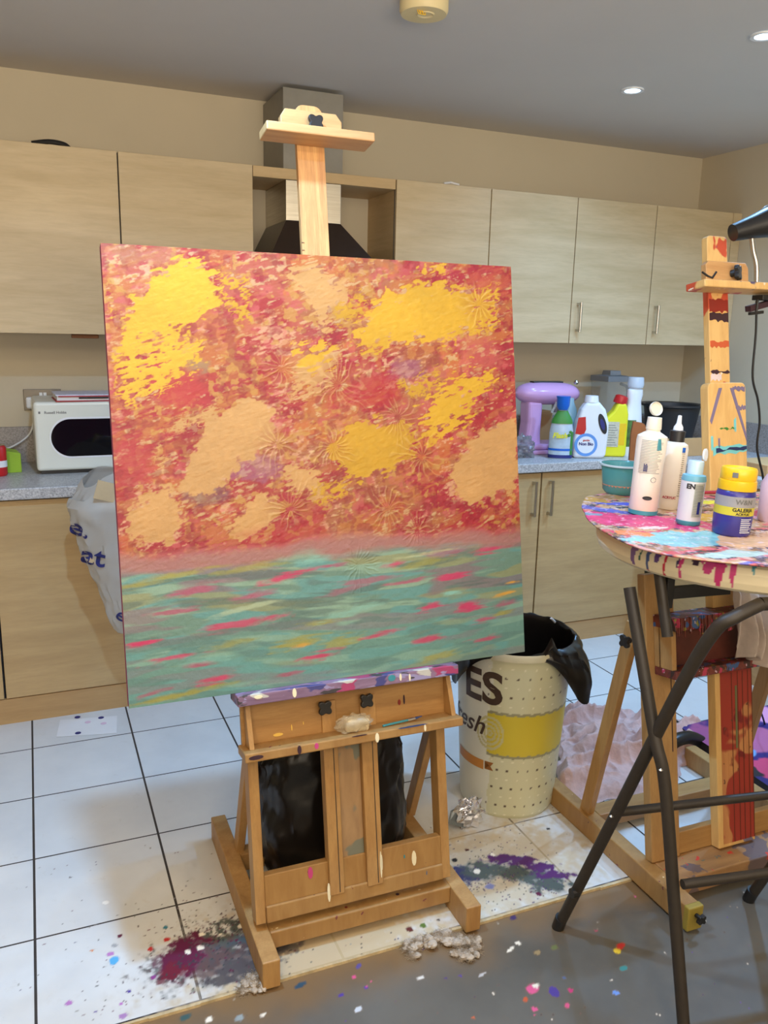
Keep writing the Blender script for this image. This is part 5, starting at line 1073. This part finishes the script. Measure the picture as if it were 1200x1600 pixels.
# brown board behind bottle
q = (1.083,-1.342,1.07)
b = thing('wooden_paddle', 'brown wooden board with red stains standing behind the tall bottle', 'board', at(q), -.35)
mb = MB().prism([(-.018, 0), (.03, 0), (.03, .14), (.02, .148), (.024, .165), (.016, .178), (.008, .182), (-.016, .186), (-.02, .15)], -.005, .005, lambda u, v, w_: (u, w_, v)); obj('board', mb, M['brown'], b, bevel=.001)
obj('red_stain', MB().prism([(.006, .09), (.024, .085), (.027, .14), (.016, .15), (.02, .12), (.008, .11)], -.0058, -.004, lambda u, v, w_: (u, w_, v)), M['drip_red'], b)

# ------------------------------------------------------------------ litter bin
bn = thing('waste_bin', 'tall cream bin with cupcake print, yellow band and dots', 'bin', (.885, -1.085, 0))
hB, rb, rtp = .545, .150, .182
nu, nv = 260, 150
TH, V = np.meshgrid(np.linspace(0, 2 * PI, nu), np.linspace(0, 1, nv)); Rb = rb + (rtp - rb) * V ** .9; Rb = Rb * np.where(V < .02, .97 + 1.5 * V, 1)
P = np.stack([Rb * np.cos(TH), Rb * np.sin(TH), V * hB], -1); sh = fast_grid('shell', P, bn, M['binprint'])
Cn = np.zeros(P.shape) + LC(206, 204, 170); AF = math.atan2(-3.19 + 1.085, -.4775 - .885); an = (TH - AF + PI) % (2 * PI) - PI  # 0 faces the camera, negative to its left
zz = V * hB; Cn = over(Cn, LC(222, 222, 212), (an < -.40 + (fbm(zz * 26, an * 3, 3, 4) - .5) * .22) * (an > -1.8) * .8)  # left side painted whiter for the cool light falling there
for r_ in range(17):
    z0 = .015 + r_ * .031; off = (r_ // 2 % 2) * .5
    for k in range(-3, 16):
        a0 = (k + off) * .2; 
        if a0 < -.40 and z0 > .1: continue
        d = np.hypot((an - a0) * Rb, zz - z0); Cn = over(Cn, LC(84, 66, 52) if r_ % 2 else LC(232, 228, 205), (d < (.0036 if r_ % 2 else .003)) * 1.0)
edge = .004 * np.abs(np.sin(an * 16)); band = (zz > .225 - edge) & (zz < .355 + edge) & (an > -.42) & (an < 1.9)
lace = (zz > .216 - edge) & (zz < .364 + edge) & (an > -.42) & (an < 1.9); Cn = over(Cn, LC(150, 146, 116), lace * 1.0); Cn = over(Cn, LC(206, 186, 56), band * 1.0)
med = np.hypot((an + .36) * Rb * 1.0, (zz - .29) * .8); Cn = over(Cn, LC(196, 190, 140), (med < .05) * (np.abs(np.sin(med * 260)) > .6) * 1.0)
set_color(sh.data, Cn)
obj('rim', MB().lathe([(.181, .535), (.189, .537), (.191, .552), (.187, .56), (.180, .556), (.178, .54)], 64, cap=False), plain('cream_rim', S(214, 208, 178), .4), bn, smooth=True)
obj('floor_disc', MB().lathe([(.147, .003), (.0001, .004)], 40), plain('bin_inside', S(90, 88, 80), .6), bn)
BR = plain('brown_print', S(72, 54, 42), .5)
wrapb = lambda a, z: (lambda x, y, d: ((rb + (rtp - rb) * ((z + y) / hB) ** .9 + .0015) * math.cos(AF + a + x / .17), (rb + (rtp - rb) * ((z + y) / hB) ** .9 + .0015) * math.sin(AF + a + x / .17), z + y))
text('print_lettering', 'ES', .145, BR, bn, wrapb(-.55, .435), .004, sub=1); text('print_lettering', 'fresh', .085, BR, bn, wrapb(-.98, .305), .001, .35, sub=1)
obj('orange_ribbon', MB().grid(16, 4, lambda u, v: tuple(wrapb(-.85, .175)((u - .5) * .13, (v - .5) * .032, 0))), plain('orange_ribbon_print', S(196, 132, 60), .5), bn)
obj('ribbon_tail', MB().prism([(0, 0), (.03, 0), (.02, .014), (.03, .028), (0, .028)], 0, .001, lambda u, v, w_: tuple(wrapb(-.44, .163)(u, v, 0))), plain('ribbon_dark_print', S(150, 96, 44), .5), bn)
# bin liner
bl_ = thing('bin_liner', 'black plastic liner folded over the rim of the cupcake bin', 'bin liner', (.885, -1.085, 0))
def liner(u, v):
    a = u * 2 * PI; aw = (a - AF + PI) % (2 * PI) - PI
    drop = .018 + .155 * math.exp(-((aw - 1.15) / .36) ** 2) + .13 * math.exp(-((aw + 1.1) / .4) ** 2) + .06 * math.exp(-((abs(aw) - PI) / .8) ** 2)
    nz_ = mnoise.noise(Vector((math.cos(a) * 3, math.sin(a) * 3, v * 4))); n2 = abs(mnoise.noise(Vector((math.cos(a) * 9, math.sin(a) * 9, v * 3))))
    if v < .45: t_ = v / .45; r = .15 + .03 * t_; z = .30 + (.262 + .025 * max(0, nz_)) * t_
    elif v < .55: t_ = (v - .45) / .1; r = .180 + .014 * t_; z = .562 + .006 * math.sin(t_ * PI) + .025 * max(0, nz_)
    else: t_ = (v - .55) / .45; r = .1945 + (.05 * math.exp(-((aw - 1.15) / .4) ** 2) + .01 * math.exp(-((aw + 1.1) / .5) ** 2)) * math.sin(min(1, t_ * 1.3) * PI * .6) + .012 * n2; z = .562 - drop * t_
    m_ = math.exp(-((aw - .12) / .42) ** 4) * min(1, max(0, (v - .4) / .1)); r = r * (1 - m_) + .172 * m_; z = z * (1 - m_) + (.550 - .02 * (v - .5)) * m_
    if v > .3 and abs(aw - .62) < .12: z += .05 * (1 - abs(aw - .62) / .12) * (1 - abs(v - .5) / .2) if abs(v - .5) < .2 else 0
    return ((r + .012 * nz_ * (v > .6)) * math.cos(a), (r + .012 * nz_ * (v > .6)) * math.sin(a), z)
obj('liner_film', MB().grid(140, 40, liner, True), M['trash'], bl_, smooth=True, angle=35)
b = tag(obj('straw', MB().tube([(1.135,-1.03,0.499), (1.042,-1.05,0.581)], .004, 8), M['white']), 'white stick poking out of the bin liner', 'stick')
# black rubbish bag behind first easel
rbg = thing('rubbish_bag', 'full black rubbish bag standing behind the middle easel', 'bag', (.205, -1.285, 0))
def rbf(u, v):
    a = u * 2 * PI; ph = (v - .5) * PI; ex = .72
    cx = math.copysign(abs(math.cos(a)) ** ex, math.cos(a)); sx = math.copysign(abs(math.sin(a)) ** ex, math.sin(a)); cz = math.cos(ph) ** .45; sz = math.copysign(abs(math.sin(ph)) ** .8, math.sin(ph))
    n = mnoise.noise(Vector((cx * 1.4 + 3, sx * 1.4, sz * 1.6))); n2 = abs(mnoise.noise(Vector((cx * 3, sx * 3 + 5, sz * 3.5)))); n3 = abs(mnoise.noise(Vector((cx * 8, sx * 8, sz * 5))))
    k = 1 + .08 * n - .10 * n2 - .05 * n3; z = max(0.001, .245 + .245 * sz * (1 + .05 * n)); g = min(1, max(0, (z - .08) / .12))
    y = (.078 + .13 * g) * sx if sx > 0 else .115 * sx
    return (.218 * cx * cz * k, y * cz * k + .10 * z, z)
obj('bag_film', MB().grid(110, 60, rbf, True), M['trash'], rbg, smooth=True, angle=35)
obj('tied_neck', MB().tube([(0, 0, .46), (.01, 0, .50), (.03, .02, .55), (.05, .03, .58)], [.05, .018, .035, .05], 14), M['trash'], rbg, smooth=True)
# foil wrapper
b = thing('foil_wrapper', 'crumpled silver foil packet on floor beside the cupcake bin', 'wrapper', (0.679,-1.202,0))
obj('foil', MB().grid(26, 16, crumple((0, 0, 0), .046, .026, .044, 7.7, .38, 2.4), True), M['foil'], b, angle=10)
mb = MB(); mb.add([(-.075, -.01, .03), (-.02, -.02, .008), (-.01, -.012, .055), (-.03, .0, .075), (-.06, .005, .06), (-.073, -.008, .03), (-.018, -.018, .008), (-.008, -.010, .055), (-.028, .002, .075), (-.058, .007, .06)], [(0, 1, 2, 3, 4), (9, 8, 7, 6, 5), (0, 5, 6, 1), (1, 6, 7, 2), (2, 7, 8, 3), (3, 8, 9, 4), (4, 9, 5, 0)]); obj('packet_flap', mb, plain('grey_blue_film', S(112, 120, 124), .3, .3), b)
obj('red_edge', MB().tube([(-.02, .0, .06), (.0, -.005, .074), (.015, -.005, .07)], .003, 6), M['red'], b)
# wadding tufts
def tuft(name, pts, rs, label, seed):
    o = thing(name, label, 'wadding', (pts[0][0], pts[0][1], -.007))
    mb = MB(); rg = random.Random(seed)
    for (x, y, *_), r in zip(pts, rs):
        for _ in range(6):
            q = r * rg.uniform(.3, .55); mb.grid(12, 8, crumple((x - pts[0][0] + rg.gauss(0, r * .5), y - pts[0][1] + rg.gauss(0, r * .45), rg.random() * r * .35), q * rg.uniform(.8, 1.5), q * rg.uniform(.8, 1.4), q * .75, rg.random() * 9, .3, 2.0, False), True)
        for _ in range(260):
            a = rg.uniform(0, 2 * PI); h = rg.random(); q = r * rg.uniform(.75, 1.12); p = Vector((x - pts[0][0] + q * math.cos(a) * math.sqrt(1 - h * h), y - pts[0][1] + q * .85 * math.sin(a) * math.sqrt(1 - h * h), max(.0008, r * 1.05 * h)))
            d = Vector((rg.gauss(0, 1), rg.gauss(0, 1), rg.gauss(0, .6))) * .005; d2 = Vector((rg.gauss(0, 1), rg.gauss(0, 1), rg.gauss(0, .6))) * .004; s_ = Vector((0, 0, .0009))
            p1 = p + d; p2 = p1 + d2; p1.z = max(.0008, p1.z); p2.z = max(.0008, p2.z)
            mb.add([p, p1, p2, p2 + s_, p1 + s_, p + s_], [(0, 1, 4, 5), (1, 2, 3, 4)])
    obj('fibres', mb, M['foam'], o)
tuft('wadding_tuft', [(0.294,-1.605), (0.318,-1.605), (0.346,-1.606), (0.374,-1.606), (0.4,-1.611), (0.417,-1.62), (0.428,-1.641), (0.452,-1.643), (0.443,-1.673), (0.412,-1.683), (0.293,-1.632), (0.404,-1.666)], [.018, .018, .02, .022, .02, .018, .02, .018, .016, .018, .012, .016], 'long grey tuft of wadding on the concrete before the middle easel', 3)
tuft('wadding_tuft', [(-0.083,-1.564), (-0.099,-1.578), (-0.081,-1.59), (-0.12,-1.59)], [.017, .02, .016, .011], 'small grey tuft of wadding beside the left foot of the easel', 9)
# ------------------------------------------------------------------ pink towel
tw = thing('pink_towel', 'crumpled pale pink towel on floor behind the second easel', 'towel', (1.45, -.95, 0))
nx_, ny_ = 230, 170
U2_, V2_ = np.meshgrid(np.linspace(0, 1, nx_), np.linspace(0, 1, ny_))
c00, c10, c01, c11 = np.array((1.029,-1.162)), np.array((1.30, -1.335)), np.array((1.391,-0.632)), np.array((1.861,-0.97))
c10 = np.array((1.346,-1.323))
XY = (c00 * (1 - U2_)[..., None] + c10 * U2_[..., None]) * (1 - V2_)[..., None] + (c01 * (1 - U2_)[..., None] + c11 * U2_[..., None]) * V2_[..., None]
wx = XY[..., 0] + .05 * (fbm(U2_ * 5, V2_ * 5, 3, 1) - .5); wy = XY[..., 1] + .05 * (fbm(U2_ * 5 + 9, V2_ * 5, 3, 2) - .5)
q1 = fbm(wx * 6 + 1.1 * fbm(wx * 6, wy * 6, 2, 8), wy * 10 + .8 * fbm(wx * 5 + 4, wy * 5, 2, 9), 2, 3); rid = 1 - np.abs(2 * q1 - 1) * 2.6; rid = np.clip(rid, 0, 1) ** 1.2; rid2 = np.clip(1 - np.abs(2 * fbm(wx * 15, wy * 17, 2, 4) - 1) * 2.4, 0, 1) ** 1.5
em = np.minimum(np.minimum(U2_, 1 - U2_), np.minimum(V2_, 1 - V2_)); env = np.clip((em + .04 * (q1 - .5)) / .07, 0, 1) ** .5
zz = env * (.026 + .060 * rid + .012 * rid2) + .002
em0 = sst(0, .02, em); jx = (fbm(U2_ * 7, V2_ * 7, 3, 12) - .5) * .10
P = np.stack([wx - 1.45, wy + .95 + jx * (1 - em0 * .4), zz], -1)
o = fast_grid('cloth', P, tw, M['towel'])
# easel two: rag on the ledge
rg_ = thing('paint_rag', 'stiff paint-stained white rag draped over the second easel tray', 'rag', tuple(F2(.03, .69, .06)))
rp = Vector(rg_.location)
def ragf(u, v):
    # v: from ledge top back to hanging bottom
    a = -.02 + .10 * u; P0 = L2.F(0, 0, 0)
    prof = [(0, (.76, -.0)), (.2, (.78, .05)), (.4, (.74, .10)), (.6, (.68, .115)), (.8, (.62, .11)), (1, (.555, .10))]
    for (v0, (b0, c0)), (v1, (b1, c1)) in zip(prof, prof[1:]):
        if v0 <= v <= v1 + 1e-9: k = (v - v0) / (v1 - v0); b_ = b0 + (b1 - b0) * k; c_ = c0 + (c1 - c0) * k
    wd = 1 - .55 * max(0, v - .35); c_ += .024 * math.sin(u * 19 + v * 5) * (.4 + v) ; b_ += .02 * math.sin(u * 6)
    return Vector(F2(-.03 + (a - .01) * wd + .012 * math.sin(v * 9), b_, c_)) - rp
o = obj('cloth', MB().grid(50, 40, ragf), plain('stained_rag', S(222, 206, 194), .8, var=.1, scale=25), rg_, smooth=True); sm = o.modifiers.new('thick', 'SOLIDIFY'); sm.thickness = .003
# small painting leaning at right, hose
sp = thing('flat_canvas', 'small canvas with pink and blue blossoms lying on floor at right edge', 'painting', (1.93, -1.22, 0), .05)
nP = 140
U3, V3 = np.meshgrid(np.linspace(0, 1, nP), np.linspace(0, 1, nP)); P = np.stack([(U3 - .5) * .5, (V3 - .5) * .42, np.full_like(U3, .0405) + (V3 * 0.03)], -1)
Cp = np.zeros(P.shape) + LC(50, 40, 110)
for (cx, cy, r, c) in ((.15, .75, .22, (160, 84, 130)), (.45, .6, .25, (180, 100, 140)), (.1, .5, .16, (110, 160, 210)), (.2, .25, .16, (200, 70, 110)), (.6, .3, .2, (90, 140, 200)), (.8, .8, .2, (220, 150, 190)), (.35, .1, .12, (30, 24, 40)), (.02, .28, .10, (40, 40, 44))):
    d = np.hypot(U3 - cx, V3 - cy) + (fbm(U3 * 8, V3 * 8, 3, 3) - .5) * .18; Cp = over(Cp, LC(*c), sst(r, r * .8, d))
g = fast_grid('painted_face', P, sp, M['artwork']); set_color(g.data, Cp)
mb = MB().add([(x, y, z) for x, y, z in ((-.25, -.21, .002), (.25, -.21, .002), (.25, .21, .002), (-.25, .21, .002), (-.25, -.21, .04), (.25, -.21, .04), (.25, .21, .07), (-.25, .21, .07))], [(0, 3, 2, 1), (4, 5, 6, 7), (0, 1, 5, 4), (1, 2, 6, 5), (2, 3, 7, 6), (3, 0, 4, 7)]); obj('wrapped_edge', mb, M['ink'], sp)
ho = thing('vacuum_hose', 'black hose with silver collar on the floor behind the second easel', 'hose', (1.62, -1.12, 0))
obj('hose', MB().tube([Vector(p) for p in smooth_path([(.10, .02, .03), (.02, .01, .075), (-.05, .0, .085), (-.10, -.005, .07)], 8)], .024, 16), M['black'], ho, smooth=True)
obj('collar', MB().tube([(-.10, -.005, .07), (-.125, -.008, .06)], .021, 16), M['steel'], ho, smooth=True); obj('tip', MB().tube([(-.125, -.008, .06), (-.17, -.012, .042)], [.018, .012], 14), M['black'], ho, smooth=True)
tag(obj('looped_cable', MB().tube(smooth_path([(1.83, -.92, .004), (1.76, -.86, .02), (1.70, -.90, .10), (1.68, -.98, .08), (1.74, -1.05, .03), (1.72, -1.12, .004)], 8), .004, 8), M['black'], smooth=True), 'thin black cable looping up beside the painted easel column', 'cable')

# look-alike things belong together
GROUPS = {'base_cabinet': 'base cabinets below the worktop', 'wall_cabinet': 'wall cabinets in a row under the ceiling', 'paint_bottle': 'paint bottles on the palette board', 'studio_easel': 'studio easels', 'wadding_tuft': 'wadding tufts on the floor', 'paint_brush': 'paint brushes'}
for o in bpy.data.objects:
    if o.parent is None:
        k = o.name.split('.')[0]
        if k in GROUPS and not o.get('group'): o['group'] = GROUPS[k]
